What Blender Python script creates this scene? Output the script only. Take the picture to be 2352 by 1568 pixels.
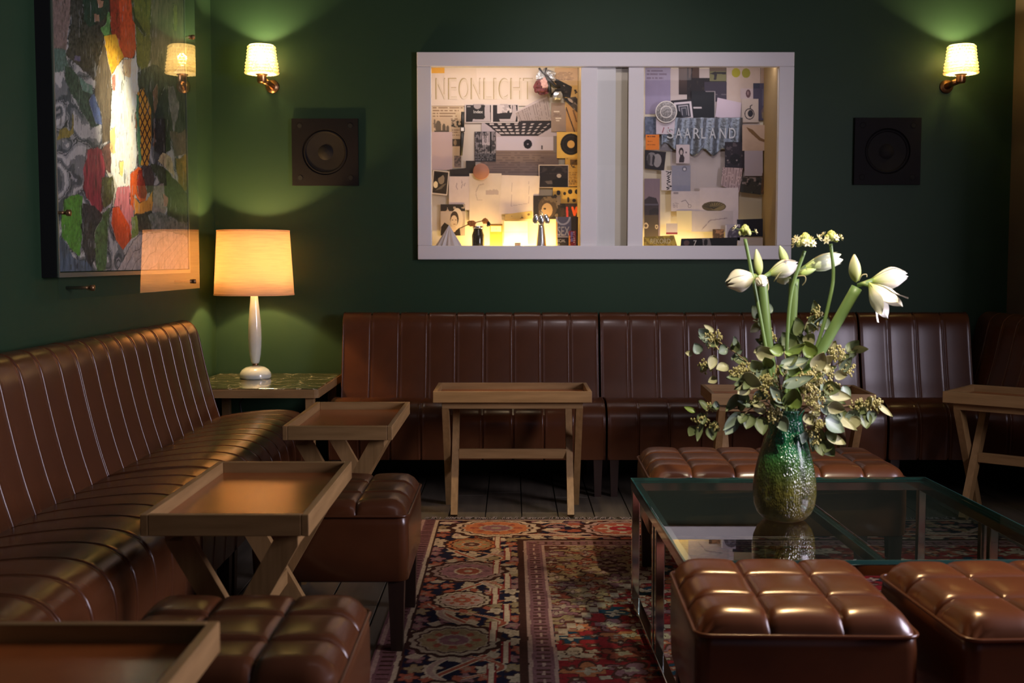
import bpy, bmesh, math, random
import numpy as np
from mathutils import Vector, Matrix, Euler
random.seed(7); rng = np.random.default_rng(7)
for o in list(bpy.data.objects): bpy.data.objects.remove(o)
scene = bpy.context.scene
COL = scene.collection
PI = math.pi
R = math.radians

# ------------------------------------------------------------------ camera
FPX, PITCH, HCAM = 2650.0, R(3.97), 1.15
cam_d = bpy.data.cameras.new('camera'); cam = bpy.data.objects.new('camera', cam_d); COL.objects.link(cam)
cam.location = (0, 0, HCAM); cam.rotation_euler = (PI/2 - PITCH, 0, 0)
cam_d.sensor_width = 36; cam_d.lens = FPX/2352*36; cam_d.clip_start = 0.05
cam_d.dof.use_dof = True; cam_d.dof.focus_distance = 4.4; cam_d.dof.aperture_fstop = 4.5
scene.camera = cam

# ------------------------------------------------------------------ light and exposure
w = bpy.data.worlds.new('world'); scene.world = w; w.use_nodes = True
w.node_tree.nodes['Background'].inputs[0].default_value = (0.5, 0.5, 0.75, 1)
w.node_tree.nodes['Background'].inputs[1].default_value = 0.25
vs = scene.view_settings
vs.view_transform = 'Standard'; vs.look = 'None'; vs.gamma = 1; vs.use_curve_mapping = False
vs.exposure = 0.0

def light(name, kind, loc, energy, color, aim=None, size=None, size_y=None, radius=None, spot=None, blend=0.5):
    d = bpy.data.lights.new(name, kind); o = bpy.data.objects.new(name, d); COL.objects.link(o)
    o.location = loc; d.energy = energy; d.color = color
    if size:
        d.shape = 'RECTANGLE'; d.size = size; d.size_y = size_y or size
    if radius is not None: d.shadow_soft_size = radius
    if spot: d.spot_size = R(spot); d.spot_blend = blend
    if aim is not None:
        o.rotation_euler = (Vector(aim) - Vector(loc)).to_track_quat('-Z', 'Y').to_euler()
    return o
# dusk daylight entering through the windows of the right-hand wall (behind the picture edge)
light('window_daylight', 'AREA', (2.86, 2.35, 1.62), 120, (0.90, 0.82, 1.0), aim=(-1, 2.5, 1.2), size=1.3, size_y=1.1)
# weak soft fill added under the ceiling for the back wall, no real fixture
light('ceiling_fill', 'AREA', (0.6, 2.75, 2.84), 5, (1.0, 0.84, 0.86), aim=(0.5, 5.6, 1.2), size=1.8, size_y=0.4)
# ceiling spotlight washing the display case
light('ceiling_spot_case', 'SPOT', (0.5, 3.7, 2.84), 72, (1.0, 0.88, 0.92), aim=(0.5, 6.25, 1.78), radius=0.06, spot=46, blend=1.0)
# ceiling spotlights
light('ceiling_spot_bouquet', 'SPOT', (1.25, 1.75, 2.78), 290, (1.0, 0.88, 0.64), aim=(0.80, 3.15, 1.12), radius=0.03, spot=27, blend=0.6)
light('ceiling_spot_stools', 'SPOT', (0.95, 3.75, 2.82), 290, (1.0, 0.60, 0.28), aim=(0.80, 2.38, 0.45), radius=0.03, spot=26, blend=0.5)
light('ceiling_spot_painting', 'SPOT', (-0.55, 4.1, 2.82), 480, (1.0, 0.88, 0.66), aim=(-1.56, 4.58, 1.68), radius=0.03, spot=19, blend=1.0)
light('ceiling_spot_centre', 'SPOT', (0.1, 4.4, 2.82), 120, (1.0, 0.74, 0.44), aim=(-0.05, 4.98, 0.2), radius=0.04, spot=30, blend=0.8)

# ------------------------------------------------------------------ helpers
def lin(c):
    return tuple((x/255/12.92 if x/255 <= 0.04045 else ((x/255+0.055)/1.055)**2.4) for x in c)
def raydir(x, y):
    u = (x-1176)/FPX; v = (y-784)/FPX
    return Vector((u, math.cos(PITCH)-v*math.sin(PITCH), -math.sin(PITCH)-v*math.cos(PITCH)))
def atY(x, y, Y):
    d = raydir(x, y); return Vector((0, 0, HCAM)) + d*(Y/d.y)
def atZ(x, y, Z):
    d = raydir(x, y); return Vector((0, 0, HCAM)) + d*((Z-HCAM)/d.z)
def link(o, parent=None):
    COL.objects.link(o)
    if parent is not None: o.parent = parent
    return o
def empty(name, loc=(0, 0, 0), rz=0.0, label=None, cat=None, group=None):
    o = bpy.data.objects.new(name, None); o.empty_display_size = 0.05
    link(o); o.location = loc; o.rotation_euler = (0, 0, rz)
    if label: tag(o, label, cat, group)
    return o
def tag(o, label=None, cat=None, group=None, kind=None):
    if label: o['label'] = label
    if cat: o['category'] = cat
    if group: o['group'] = group
    if kind: o['kind'] = kind
    return o
def obj(name, me, parent=None, loc=None, rot=None, mat=None):
    o = bpy.data.objects.new(name, me); link(o, parent)
    if loc is not None: o.location = loc
    if rot is not None: o.rotation_euler = rot
    if mat is not None and not me.materials: me.materials.append(mat)
    return o
class MB:
    """collects shapes into ONE mesh"""
    def __init__(s): s.v = []; s.f = []; s.sm = []; s.c = []
    def add(s, verts, faces, smooth=False, col=None):
        n = len(s.v); s.v += [tuple(p) for p in verts]
        s.f += [tuple(i+n for i in f) for f in faces]; s.sm += [smooth]*len(faces)
        s.c += [col or (1, 1, 1)]*len(verts)
        return s
    def box(s, c, size, rot=None, bev=0.0, col=None):
        bm = bmesh.new(); bmesh.ops.create_cube(bm, size=1.0)
        for v in bm.verts: v.co = Vector((v.co.x*size[0], v.co.y*size[1], v.co.z*size[2]))
        if bev > 0: bmesh.ops.bevel(bm, geom=bm.edges[:], offset=bev, segments=2, affect='EDGES', profile=0.5)
        bm.verts.index_update()
        M = Matrix.Translation(c) @ (Euler(rot).to_matrix().to_4x4() if rot else Matrix())
        vv = [M @ v.co for v in bm.verts]; ff = [[v.index for v in f.verts] for f in bm.faces]
        bm.free(); return s.add(vv, ff, False, col)
    def lathe(s, prof, c=(0, 0, 0), seg=32, M=None, smooth=True, col=None):
        vv = []; ff = []; n = len(prof)
        for k in range(seg):
            a = 2*PI*k/seg
            for r, z in prof: vv.append(Vector((r*math.cos(a), r*math.sin(a), z)))
        for k in range(seg):
            k2 = (k+1) % seg
            for i in range(n-1):
                ff.append((k*n+i, k2*n+i, k2*n+i+1, k*n+i+1))
        T = Matrix.Translation(c) @ (M.to_4x4() if M else Matrix())
        return s.add([T @ p for p in vv], ff, smooth, col)
    def tube(s, pts, rad, seg=8, smooth=True, cap=True, col=None):
        pts = [Vector(p) for p in pts]; n = len(pts)
        if not hasattr(rad, '__len__'): rad = [rad]*n
        vv = []; ff = []
        t0 = (pts[1]-pts[0]).normalized()
        ref = Vector((0, 0, 1)) if abs(t0.z) < 0.9 else Vector((1, 0, 0))
        a = t0.cross(ref).normalized()
        for i in range(n):
            t = (pts[min(i+1, n-1)]-pts[max(i-1, 0)]).normalized()
            a = (a - t*a.dot(t)).normalized(); b = t.cross(a)
            for k in range(seg):
                th = 2*PI*k/seg
                vv.append(pts[i]+(a*math.cos(th)+b*math.sin(th))*rad[i])
        for i in range(n-1):
            for k in range(seg):
                k2 = (k+1) % seg
                ff.append((i*seg+k, i*seg+k2, (i+1)*seg+k2, (i+1)*seg+k))
        if cap:
            ff.append(tuple(range(seg-1, -1, -1))); ff.append(tuple((n-1)*seg+k for k in range(seg)))
        return s.add(vv, ff, smooth, col)
    def prism(s, poly, h0, h1, M=None, col=None):
        """polygon in xy extruded from z=h0 to z=h1, then transformed"""
        n = len(poly); T = M or Matrix()
        vv = [T @ Vector((x, y, h0)) for x, y in poly]+[T @ Vector((x, y, h1)) for x, y in poly]
        ff = [tuple(range(n-1, -1, -1)), tuple(range(n, 2*n))]+[(i, (i+1) % n, n+(i+1) % n, n+i) for i in range(n)]
        return s.add(vv, ff, False, col)
    def ball(s, c, r, seg=6, rings=4, sc=(1, 1, 1), col=None):
        prof = [(max(1e-4, math.sin(PI*i/rings))*r, -math.cos(PI*i/rings)*r) for i in range(rings+1)]
        M = Matrix.Diagonal(sc)
        return s.lathe(prof, c, seg, M, True, col)
    def mesh(s, name, mat=None, colors=False):
        me = bpy.data.meshes.new(name); me.from_pydata(s.v, [], s.f); me.update()
        me.polygons.foreach_set('use_smooth', s.sm)
        if colors:
            a = me.color_attributes.new('Col', 'FLOAT_COLOR', 'POINT')
            a.data.foreach_set('color', np.array([(*c, 1.0) for c in s.c], dtype=np.float32).ravel())
        if mat: me.materials.append(mat)
        return me
    def build(s, name, mat=None, parent=None, loc=None, rot=None, colors=False):
        return obj(name, s.mesh(name, mat, colors), parent, loc, rot)
def grid_mesh(name, P, mat, C=None, smooth=False, skirt=None, flip=False):
    """P: (n,m,3) array of points; C: (n,m,3) colours; skirt: vector added to the rim for thickness"""
    n, m = P.shape[:2]; V = P.reshape(-1, 3)
    i = np.arange(n-1)[:, None]*m+np.arange(m-1)[None, :]
    F = np.stack([i, i+1, i+m+1, i+m], -1).reshape(-1, 4)
    if flip: F = F[:, ::-1]
    if skirt is not None:
        rim = np.concatenate([np.arange(m), m-1+m*np.arange(1, n), (n-1)*m+np.arange(m-2, -1, -1), m*np.arange(n-2, 0, -1)])
        k = len(rim); V2 = V[rim]+np.array(skirt); base = len(V)
        V = np.concatenate([V, V2]); a = np.arange(k); b = (a+1) % k
        S = np.stack([rim[b], rim[a], base+a, base+b], -1)
        if flip: S = S[:, ::-1]
        F = np.concatenate([F, S])
        if C is not None: C = np.concatenate([C.reshape(-1, 3), C.reshape(-1, 3)[rim]])
    me = bpy.data.meshes.new(name)
    me.vertices.add(len(V)); me.vertices.foreach_set('co', V.astype(np.float32).ravel())
    me.loops.add(F.size); me.loops.foreach_set('vertex_index', F.astype(np.int32).ravel())
    me.polygons.add(len(F)); me.polygons.foreach_set('loop_start', (np.arange(len(F))*4).astype(np.int32))
    me.polygons.foreach_set('use_smooth', np.full(len(F), smooth))
    me.update(calc_edges=True); me.validate()
    if C is not None:
        C = C.reshape(-1, 3); a = me.color_attributes.new('Col', 'FLOAT_COLOR', 'POINT')
        a.data.foreach_set('color', np.concatenate([C, np.ones((len(C), 1))], 1).astype(np.float32).ravel())
    if mat: me.materials.append(mat)
    return me
def text_mesh(txt, mat, box_w, box_h, depth=0.0015):
    """lettering fitted to a box, in the xz plane facing -y, centred"""
    cu = bpy.data.curves.new('lettering', 'FONT'); cu.body = txt; cu.size = 1; cu.extrude = 0.02
    o = bpy.data.objects.new('tmp', cu); COL.objects.link(o); bpy.context.view_layer.update()
    me = bpy.data.meshes.new_from_object(o); bpy.data.objects.remove(o)
    n = len(me.vertices); a = np.empty(n*3); me.vertices.foreach_get('co', a); a = a.reshape(-1, 3)
    lo, hi = a.min(0), a.max(0); s = (hi-lo); c = (hi+lo)/2
    x = (a[:, 0]-c[0])/s[0]*box_w; z = (a[:, 1]-c[1])/s[1]*box_h; y = -(a[:, 2]-lo[2])/max(s[2], 1e-6)*depth
    me.vertices.foreach_set('co', np.stack([x, y, z], -1).ravel()); me.update()
    me.materials.clear(); me.materials.append(mat)
    return me
# numpy value noise
_T = rng.random((256, 256))
def vnoise(x, y):
    xi = np.floor(x).astype(int); yi = np.floor(y).astype(int); fx = x-xi; fy = y-yi
    fx = fx*fx*(3-2*fx); fy = fy*fy*(3-2*fy)
    g = lambda a, b: _T[a % 256, b % 256]
    return (g(xi, yi)*(1-fx)+g(xi+1, yi)*fx)*(1-fy)+(g(xi, yi+1)*(1-fx)+g(xi+1, yi+1)*fx)*fy
def fbm(x, y, o=3):
    s = 0; a = 0.5
    for i in range(o): s = s+a*vnoise(x*2**i+17*i, y*2**i+31*i); a /= 2
    return s
def inpoly(X, Y, pts):
    m = np.zeros(X.shape, bool); n = len(pts)
    for i in range(n):
        x1, y1 = pts[i]; x2, y2 = pts[(i+1) % n]
        if y1 == y2: continue
        c = ((y1 > Y) != (y2 > Y)) & (X < (x2-x1)*(Y-y1)/(y2-y1)+x1)
        m ^= c
    return m

# ------------------------------------------------------------------ materials
def mat(name, base, rough=0.5, metal=0.0, spec=0.5, coat=0.0, noise=None, bump=None, emit=None, trans=0.0, ior=1.5, attr=False, sheen=0.0):
    """noise=(scale xyz, dark colour, contrast) object-space variation; bump=(scale, strength, distance)"""
    m = bpy.data.materials.new(name); m.use_nodes = True; nt = m.node_tree; N = nt.nodes; L = nt.links
    b = N['Principled BSDF']
    b.inputs['Base Color'].default_value = (*base, 1); b.inputs['Roughness'].default_value = rough
    b.inputs['Metallic'].default_value = metal; b.inputs['Specular IOR Level'].default_value = spec
    b.inputs['Coat Weight'].default_value = coat; b.inputs['Coat Roughness'].default_value = 0.15
    b.inputs['Transmission Weight'].default_value = trans; b.inputs['IOR'].default_value = ior
    if sheen: b.inputs['Sheen Weight'].default_value = sheen
    if emit:
        b.inputs['Emission Color'].default_value = (*emit[0], 1); b.inputs['Emission Strength'].default_value = emit[1]
    if attr:
        a = N.new('ShaderNodeAttribute'); a.attribute_name = 'Col'; L.new(a.outputs['Color'], b.inputs['Base Color'])
    if noise or bump: tc = N.new('ShaderNodeTexCoord')
    if noise:
        sc, dark, con = noise
        mp = N.new('ShaderNodeMapping'); L.new(tc.outputs['Object'], mp.inputs['Vector']); mp.inputs['Scale'].default_value = sc
        t = N.new('ShaderNodeTexNoise'); t.inputs['Scale'].default_value = 1; t.inputs['Detail'].default_value = 5
        L.new(mp.outputs[0], t.inputs['Vector'])
        r = N.new('ShaderNodeValToRGB'); r.color_ramp.elements[0].position = 0.5-con; r.color_ramp.elements[1].position = 0.5+con
        r.color_ramp.elements[0].color = (*dark, 1); r.color_ramp.elements[1].color = (*base, 1)
        L.new(t.outputs['Fac'], r.inputs[0])
        if attr:
            mx = N.new('ShaderNodeMix'); mx.data_type = 'RGBA'; mx.blend_type = 'MULTIPLY'; mx.inputs[0].default_value = 1
            L.new(a.outputs['Color'], mx.inputs[6]); L.new(r.outputs[0], mx.inputs[7]); L.new(mx.outputs[2], b.inputs['Base Color'])
        else: L.new(r.outputs[0], b.inputs['Base Color'])
    if bump:
        sc, st, dist = bump
        t2 = N.new('ShaderNodeTexNoise'); t2.inputs['Scale'].default_value = sc if not hasattr(sc, '__len__') else 1; t2.inputs['Detail'].default_value = 4
        if hasattr(sc, '__len__'):
            mp2 = N.new('ShaderNodeMapping'); mp2.inputs['Scale'].default_value = sc; L.new(tc.outputs['Object'], mp2.inputs['Vector']); L.new(mp2.outputs[0], t2.inputs['Vector'])
        else: L.new(tc.outputs['Object'], t2.inputs['Vector'])
        bp = N.new('ShaderNodeBump'); bp.inputs['Strength'].default_value = st; bp.inputs['Distance'].default_value = dist
        L.new(t2.outputs['Fac'], bp.inputs['Height']); L.new(bp.outputs[0], b.inputs['Normal'])
    return m
def pane_mat(name, tint, ior=1.5, rough=0.0, boost=1.6):
    m = bpy.data.materials.new(name); m.use_nodes = True; nt = m.node_tree; N = nt.nodes; L = nt.links; N.clear()
    out = N.new('ShaderNodeOutputMaterial'); mx = N.new('ShaderNodeMixShader'); tr = N.new('ShaderNodeBsdfTransparent')
    gl = N.new('ShaderNodeBsdfAnisotropic') if hasattr(bpy.types, 'ShaderNodeBsdfAnisotropic') else N.new('ShaderNodeBsdfGlossy')
    fr = N.new('ShaderNodeFresnel'); fr.inputs['IOR'].default_value = ior
    tr.inputs[0].default_value = (*tint, 1); gl.inputs['Roughness'].default_value = rough; gl.inputs['Color'].default_value = (1, 1, 1, 1)
    ge = N.new('ShaderNodeNewGeometry'); iv = N.new('ShaderNodeMath'); iv.operation = 'SUBTRACT'; iv.inputs[0].default_value = 1.0; L.new(ge.outputs['Backfacing'], iv.inputs[1])
    k1 = N.new('ShaderNodeMath'); k1.operation = 'MULTIPLY'; k1.inputs[1].default_value = boost; k1.use_clamp = True; L.new(fr.outputs[0], k1.inputs[0])
    k2 = N.new('ShaderNodeMath'); k2.operation = 'MULTIPLY'; L.new(k1.outputs[0], k2.inputs[0]); L.new(iv.outputs[0], k2.inputs[1])
    L.new(k2.outputs[0], mx.inputs[0]); L.new(tr.outputs[0], mx.inputs[1]); L.new(gl.outputs[0], mx.inputs[2]); L.new(mx.outputs[0], out.inputs[0])
    return m
M = {}
M['wall_green'] = mat('wall_green', (0.020, 0.048, 0.022), 0.55, spec=0.22, noise=((3, 3, 3), (0.0175, 0.043, 0.020), 0.3), bump=(60, 0.06, 0.002))
M['wall_brown'] = mat('wall_brown', (0.10, 0.070, 0.045), 0.6, noise=((3, 3, 3), (0.085, 0.06, 0.04), 0.3), bump=(60, 0.06, 0.002))
M['ceiling'] = mat('ceiling_paint', (0.10, 0.10, 0.09), 0.8)
M['plank'] = mat('floor_oak', (0.12, 0.098, 0.070), 0.5, noise=((26, 2, 10), (0.065, 0.052, 0.038), 0.25), bump=((60, 4, 20), 0.2, 0.002))
M['joint'] = mat('floor_joint', (0.012, 0.010, 0.008), 0.9)
M['leather'] = mat('brown_leather', (0.096, 0.031, 0.0105), 0.26, spec=0.45, coat=0.05, noise=((9, 9, 9), (0.068, 0.022, 0.008), 0.3), bump=(160, 0.03, 0.0008))
M['tray_leather'] = mat('tan_tray_leather', (0.33, 0.092, 0.021), 0.24, spec=0.7, coat=0.1, noise=((14, 14, 14), (0.27, 0.074, 0.017), 0.3), bump=(200, 0.03, 0.0008))
M['oak'] = mat('oiled_oak', (0.340, 0.200, 0.078), 0.45, noise=((5, 60, 60), (0.205, 0.115, 0.040), 0.28), bump=((12, 160, 160), 0.12, 0.001))
M['oak_v'] = mat('oiled_oak_upright', (0.340, 0.200, 0.078), 0.45, noise=((60, 60, 5), (0.205, 0.115, 0.040), 0.28), bump=((160, 160, 12), 0.12, 0.001))
M['dark_wood'] = mat('dark_stained_wood', (0.035, 0.016, 0.010), 0.4, noise=((40, 40, 5), (0.02, 0.010, 0.007), 0.3))
M['white_paint'] = mat('white_paint', (0.80, 0.77, 0.75), 0.5, bump=(90, 0.04, 0.001))
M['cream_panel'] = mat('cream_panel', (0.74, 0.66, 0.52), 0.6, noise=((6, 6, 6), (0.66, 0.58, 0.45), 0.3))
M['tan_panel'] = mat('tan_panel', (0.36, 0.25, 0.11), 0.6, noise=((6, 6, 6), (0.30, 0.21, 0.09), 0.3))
M['print'] = mat('printed_paper', (1, 1, 1), 0.6, attr=True, spec=0.3)
M['paint'] = mat('oil_paint', (1, 1, 1), 0.4, attr=True, bump=(55, 0.5, 0.004))
M['rug'] = mat('wool_rug', (1, 1, 1), 0.95, attr=True, spec=0.1, sheen=0.0, noise=((90, 90, 90), (0.62, 0.62, 0.62), 0.25), bump=(420, 0.5, 0.002))
M['petal'] = mat('flower_petal', (1, 1, 1), 0.45, attr=True, spec=0.35)
M['black_metal'] = mat('black_metal', (0.012, 0.011, 0.013), 0.45)
M['silver_edge'] = mat('silver_frame_edge', (0.55, 0.55, 0.52), 0.28, metal=0.9)
M['brass'] = mat('brass_dark', (0.30, 0.17, 0.08), 0.35, metal=0.9)
M['copper'] = mat('copper_fitting', (0.62, 0.32, 0.14), 0.3, metal=1.0)
M['chrome'] = mat('chrome', (0.62, 0.62, 0.60), 0.10, metal=1.0)
M['silver'] = mat('silver_metal', (0.72, 0.72, 0.74), 0.22, metal=1.0, bump=(40, 0.2, 0.003))
M['foil_dark'] = mat('dull_foil', (0.22, 0.25, 0.30), 0.38, metal=0.7, bump=(70, 0.8, 0.006))
M['foil'] = mat('crumpled_foil', (0.60, 0.64, 0.70), 0.25, metal=0.9, bump=(90, 0.9, 0.006))
M['acrylic'] = pane_mat('clear_acrylic', (0.97, 0.98, 0.97))
M['case_glass'] = pane_mat('case_glass', (0.96, 0.97, 0.96), 1.4, boost=1.0)
M['table_glass'] = pane_mat('green_tinted_glass', (0.74, 0.86, 0.82), 1.52)
M['glass_edge'] = mat('glass_edge', (0.03, 0.10, 0.085), 0.1, spec=0.8)
M['speaker_plate'] = mat('speaker_plate', (0.0042, 0.003, 0.0036), 0.7, spec=0.2)
M['speaker_cone'] = mat('speaker_cone', (0.008, 0.0065, 0.006), 0.75, spec=0.25, bump=(30, 0.1, 0.002))
M['hole'] = mat('hole_black', (0.003, 0.003, 0.003), 0.9)
M['stem'] = mat('flower_stem', (0.17, 0.26, 0.08), 0.42, noise=((30, 30, 6), (0.11, 0.19, 0.06), 0.3))
M['twig'] = mat('eucalyptus_twig', (0.20, 0.13, 0.07), 0.6)
M['leaf'] = mat('eucalyptus_leaf', (0.165, 0.200, 0.090), 0.45, noise=((25, 25, 25), (0.11, 0.14, 0.060), 0.35))
M['leaf_blue'] = mat('eucalyptus_leaf_bluish', (0.23, 0.29, 0.23), 0.42, noise=((25, 25, 25), (0.15, 0.20, 0.15), 0.35))
M['leaf_pale'] = mat('eucalyptus_leaf_pale', (0.50, 0.47, 0.27), 0.45, noise=((25, 25, 25), (0.30, 0.30, 0.18), 0.35))
M['leaf_green'] = mat('fresh_green_leaf', (0.22, 0.30, 0.06), 0.4, noise=((25, 25, 25), (0.13, 0.20, 0.05), 0.35))
M['seed'] = mat('eucalyptus_seed', (0.40, 0.35, 0.14), 0.6)
M['lamp_body'] = mat('milky_glass', (0.62, 0.68, 0.63), 0.12, spec=0.6, coat=0.5, noise=((40, 40, 14), (0.50, 0.58, 0.54), 0.35))
M['white_card'] = mat('white_card', (0.74, 0.70, 0.66), 0.7)
M['black_rubber'] = mat('black_strap', (0.012, 0.012, 0.012), 0.5)

def marble_mat():
    m = mat('dark_marble', (0.05, 0.052, 0.03), 0.12, coat=0.3); nt = m.node_tree; N = nt.nodes; L = nt.links; b = N['Principled BSDF']
    tc = N.new('ShaderNodeTexCoord'); n1 = N.new('ShaderNodeTexNoise'); n1.inputs['Scale'].default_value = 3; n1.inputs['Detail'].default_value = 6
    mp = N.new('ShaderNodeVectorMath'); mp.operation = 'MULTIPLY_ADD'; mp.inputs[1].default_value = (0.35, 0.35, 0.35)
    L.new(tc.outputs['Object'], n1.inputs['Vector']); L.new(n1.outputs['Color'], mp.inputs[0]); L.new(tc.outputs['Object'], mp.inputs[2])
    vo = N.new('ShaderNodeTexVoronoi'); vo.feature = 'DISTANCE_TO_EDGE'; vo.inputs['Scale'].default_value = 7.0; L.new(mp.outputs[0], vo.inputs['Vector'])
    r = N.new('ShaderNodeValToRGB'); r.color_ramp.elements[0].position = 0.0; r.color_ramp.elements[0].color = (0.55, 0.52, 0.36, 1)
    r.color_ramp.elements[1].position = 0.028; r.color_ramp.elements[1].color = (0.060, 0.054, 0.024, 1); L.new(vo.outputs['Distance'], r.inputs[0])
    L.new(r.outputs[0], b.inputs['Base Color']); return m
M['marble'] = marble_mat()
def shade_mat(name, col, weave):
    m = bpy.data.materials.new(name); m.use_nodes = True; nt = m.node_tree; N = nt.nodes; L = nt.links; N.clear()
    out = N.new('ShaderNodeOutputMaterial'); mx = N.new('ShaderNodeMixShader'); d = N.new('ShaderNodeBsdfDiffuse'); t = N.new('ShaderNodeBsdfTranslucent')
    mx.inputs[0].default_value = 0.5
    tc = N.new('ShaderNodeTexCoord'); mp = N.new('ShaderNodeMapping'); mp.inputs['Scale'].default_value = (10, 10, 180); n = N.new('ShaderNodeTexNoise'); n.inputs['Scale'].default_value = 1; n.inputs['Detail'].default_value = 3
    r = N.new('ShaderNodeValToRGB'); r.color_ramp.elements[0].position = 0.3; r.color_ramp.elements[1].position = 0.6
    r.color_ramp.elements[0].color = (*[c*weave for c in col], 1); r.color_ramp.elements[1].color = (*col, 1)
    L.new(tc.outputs['Object'], mp.inputs['Vector']); L.new(mp.outputs[0], n.inputs['Vector']); L.new(n.outputs['Fac'], r.inputs[0])
    L.new(r.outputs[0], d.inputs['Color']); L.new(r.outputs[0], t.inputs['Color'])
    L.new(d.outputs[0], mx.inputs[1]); L.new(t.outputs[0], mx.inputs[2]); L.new(mx.outputs[0], out.inputs[0]); return m
M['lamp_shade'] = shade_mat('linen_shade', (0.80, 0.62, 0.42), 0.85)
def vase_mat():
    m = mat('crackled_green_glass', (0.1, 0.3, 0.1), 0.16, spec=0.7, coat=0.6, trans=0.25, bump=None); nt = m.node_tree; N = nt.nodes; L = nt.links; b = N['Principled BSDF']
    tc = N.new('ShaderNodeTexCoord'); sx = N.new('ShaderNodeSeparateXYZ'); L.new(tc.outputs['Object'], sx.inputs[0])
    r = N.new('ShaderNodeValToRGB'); e = r.color_ramp.elements
    e[0].position = 0.02; e[0].color = (0.15, 0.115, 0.022, 1); e[1].position = 0.30; e[1].color = (0.004, 0.13, 0.05, 1)
    k = e.new(0.10); k.color = (0.13, 0.125, 0.025, 1); k = e.new(0.17); k.color = (0.050, 0.15, 0.035, 1); k = e.new(0.235); k.color = (0.010, 0.24, 0.11, 1)
    L.new(sx.outputs['Z'], r.inputs[0])
    mp = N.new('ShaderNodeMapping'); mp.inputs['Scale'].default_value = (1, 1, 0.55); L.new(tc.outputs['Object'], mp.inputs['Vector'])
    vo = N.new('ShaderNodeTexVoronoi'); vo.inputs['Scale'].default_value = 230; L.new(mp.outputs[0], vo.inputs['Vector'])
    no = N.new('ShaderNodeTexNoise'); no.inputs['Scale'].default_value = 110; L.new(mp.outputs[0], no.inputs['Vector'])
    ad = N.new('ShaderNodeMath'); ad.operation = 'ADD'; L.new(vo.outputs['Distance'], ad.inputs[0]); L.new(no.outputs['Fac'], ad.inputs[1])
    bp = N.new('ShaderNodeBump'); bp.inputs['Strength'].default_value = 0.75; bp.inputs['Distance'].default_value = 0.004
    L.new(ad.outputs[0], bp.inputs['Height']); L.new(bp.outputs[0], b.inputs['Normal']); n3 = N.new('ShaderNodeTexNoise'); n3.inputs['Scale'].default_value = 38; n3.inputs['Detail'].default_value = 6; L.new(mp.outputs[0], n3.inputs['Vector'])
    r3 = N.new('ShaderNodeValToRGB'); r3.color_ramp.elements[0].position = 0.35; r3.color_ramp.elements[1].position = 0.62; r3.color_ramp.elements[0].color = (0.28, 0.30, 0.26, 1); r3.color_ramp.elements[1].color = (1, 1, 1, 1); L.new(n3.outputs['Fac'], r3.inputs[0])
    mm_ = N.new('ShaderNodeMix'); mm_.data_type = 'RGBA'; mm_.blend_type = 'MULTIPLY'; mm_.inputs[0].default_value = 1; L.new(r.outputs[0], mm_.inputs[6]); L.new(r3.outputs[0], mm_.inputs[7])
    L.new(mm_.outputs[2], b.inputs['Base Color']); return m
M['vase'] = vase_mat()

# ------------------------------------------------------------------ room shell
XL, XR, YW, YR, ZC = -1.606, 2.68, 6.25, -2.0, 2.9
def struct(name, mb, m, **k):
    o = mb.build(name, m); o['kind'] = 'structure'; return o
CX0, CX1, CZ0, CZ1 = -0.50, 1.50, 1.165, 2.255          # hole in the back wall behind the display case frame
b = MB(); T = 0.5
for x0, x1, z0, z1 in ((XL-0.2, CX0, 0, ZC), (CX1, XR+0.2, 0, ZC), (CX0, CX1, 0, CZ0), (CX0, CX1, CZ1, ZC)):
    b.box(((x0+x1)/2, YW+T/2, (z0+z1)/2), (x1-x0, T, z1-z0))
struct('wall_back', b, M['wall_green'])
struct('wall_left', MB().box((XL-0.1, (YR+YW)/2, ZC/2), (0.2, YW-YR, ZC)), M['wall_green'])
WY0, WY1, WZ0, WZ1 = 0.8, 4.3, 0.95, 2.3                 # window opening in the right wall, outside the picture
b = MB()
for y0, y1, z0, z1 in ((YR, WY0, 0, ZC), (WY1, YW, 0, ZC), (WY0, WY1, 0, WZ0), (WY0, WY1, WZ1, ZC)):
    b.box((XR+0.1, (y0+y1)/2, (z0+z1)/2), (0.2, y1-y0, z1-z0))
struct('wall_right', b, M['wall_brown'])
b = MB(); RX0, RX1, RZ0, RZ1 = 0.1, 2.3, 1.05, 2.35
for x0, x1, z0, z1 in ((XL, RX0, 0, ZC), (RX1, XR, 0, ZC), (RX0, RX1, 0, RZ0), (RX0, RX1, RZ1, ZC)):
    b.box(((x0+x1)/2, YR-0.1, (z0+z1)/2), (x1-x0, 0.2, z1-z0))
struct('wall_rear', b, M['wall_green'])
struct('ceiling', MB().box(((XL+XR)/2, (YR+YW)/2, ZC+0.05), (XR-XL+0.4, YW-YR+0.4, 0.1)), M['ceiling'])
win = struct('window_1', MB().box((XR+0.1, WY0+0.03, (WZ0+WZ1)/2), (0.08, 0.06, WZ1-WZ0)).box((XR+0.1, WY1-0.03, (WZ0+WZ1)/2), (0.08, 0.06, WZ1-WZ0))
             .box((XR+0.1, (WY0+WY1)/2, WZ0+0.03), (0.08, WY1-WY0, 0.06)).box((XR+0.1, (WY0+WY1)/2, WZ1-0.03), (0.08, WY1-WY0, 0.06)), M['white_paint'])
for k in (1, 2): MB().box((XR+0.1, WY0+(WY1-WY0)*k/3, (WZ0+WZ1)/2), (0.06, 0.05, WZ1-WZ0-0.1)).build('mullion', M['white_paint'], win)
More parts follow.
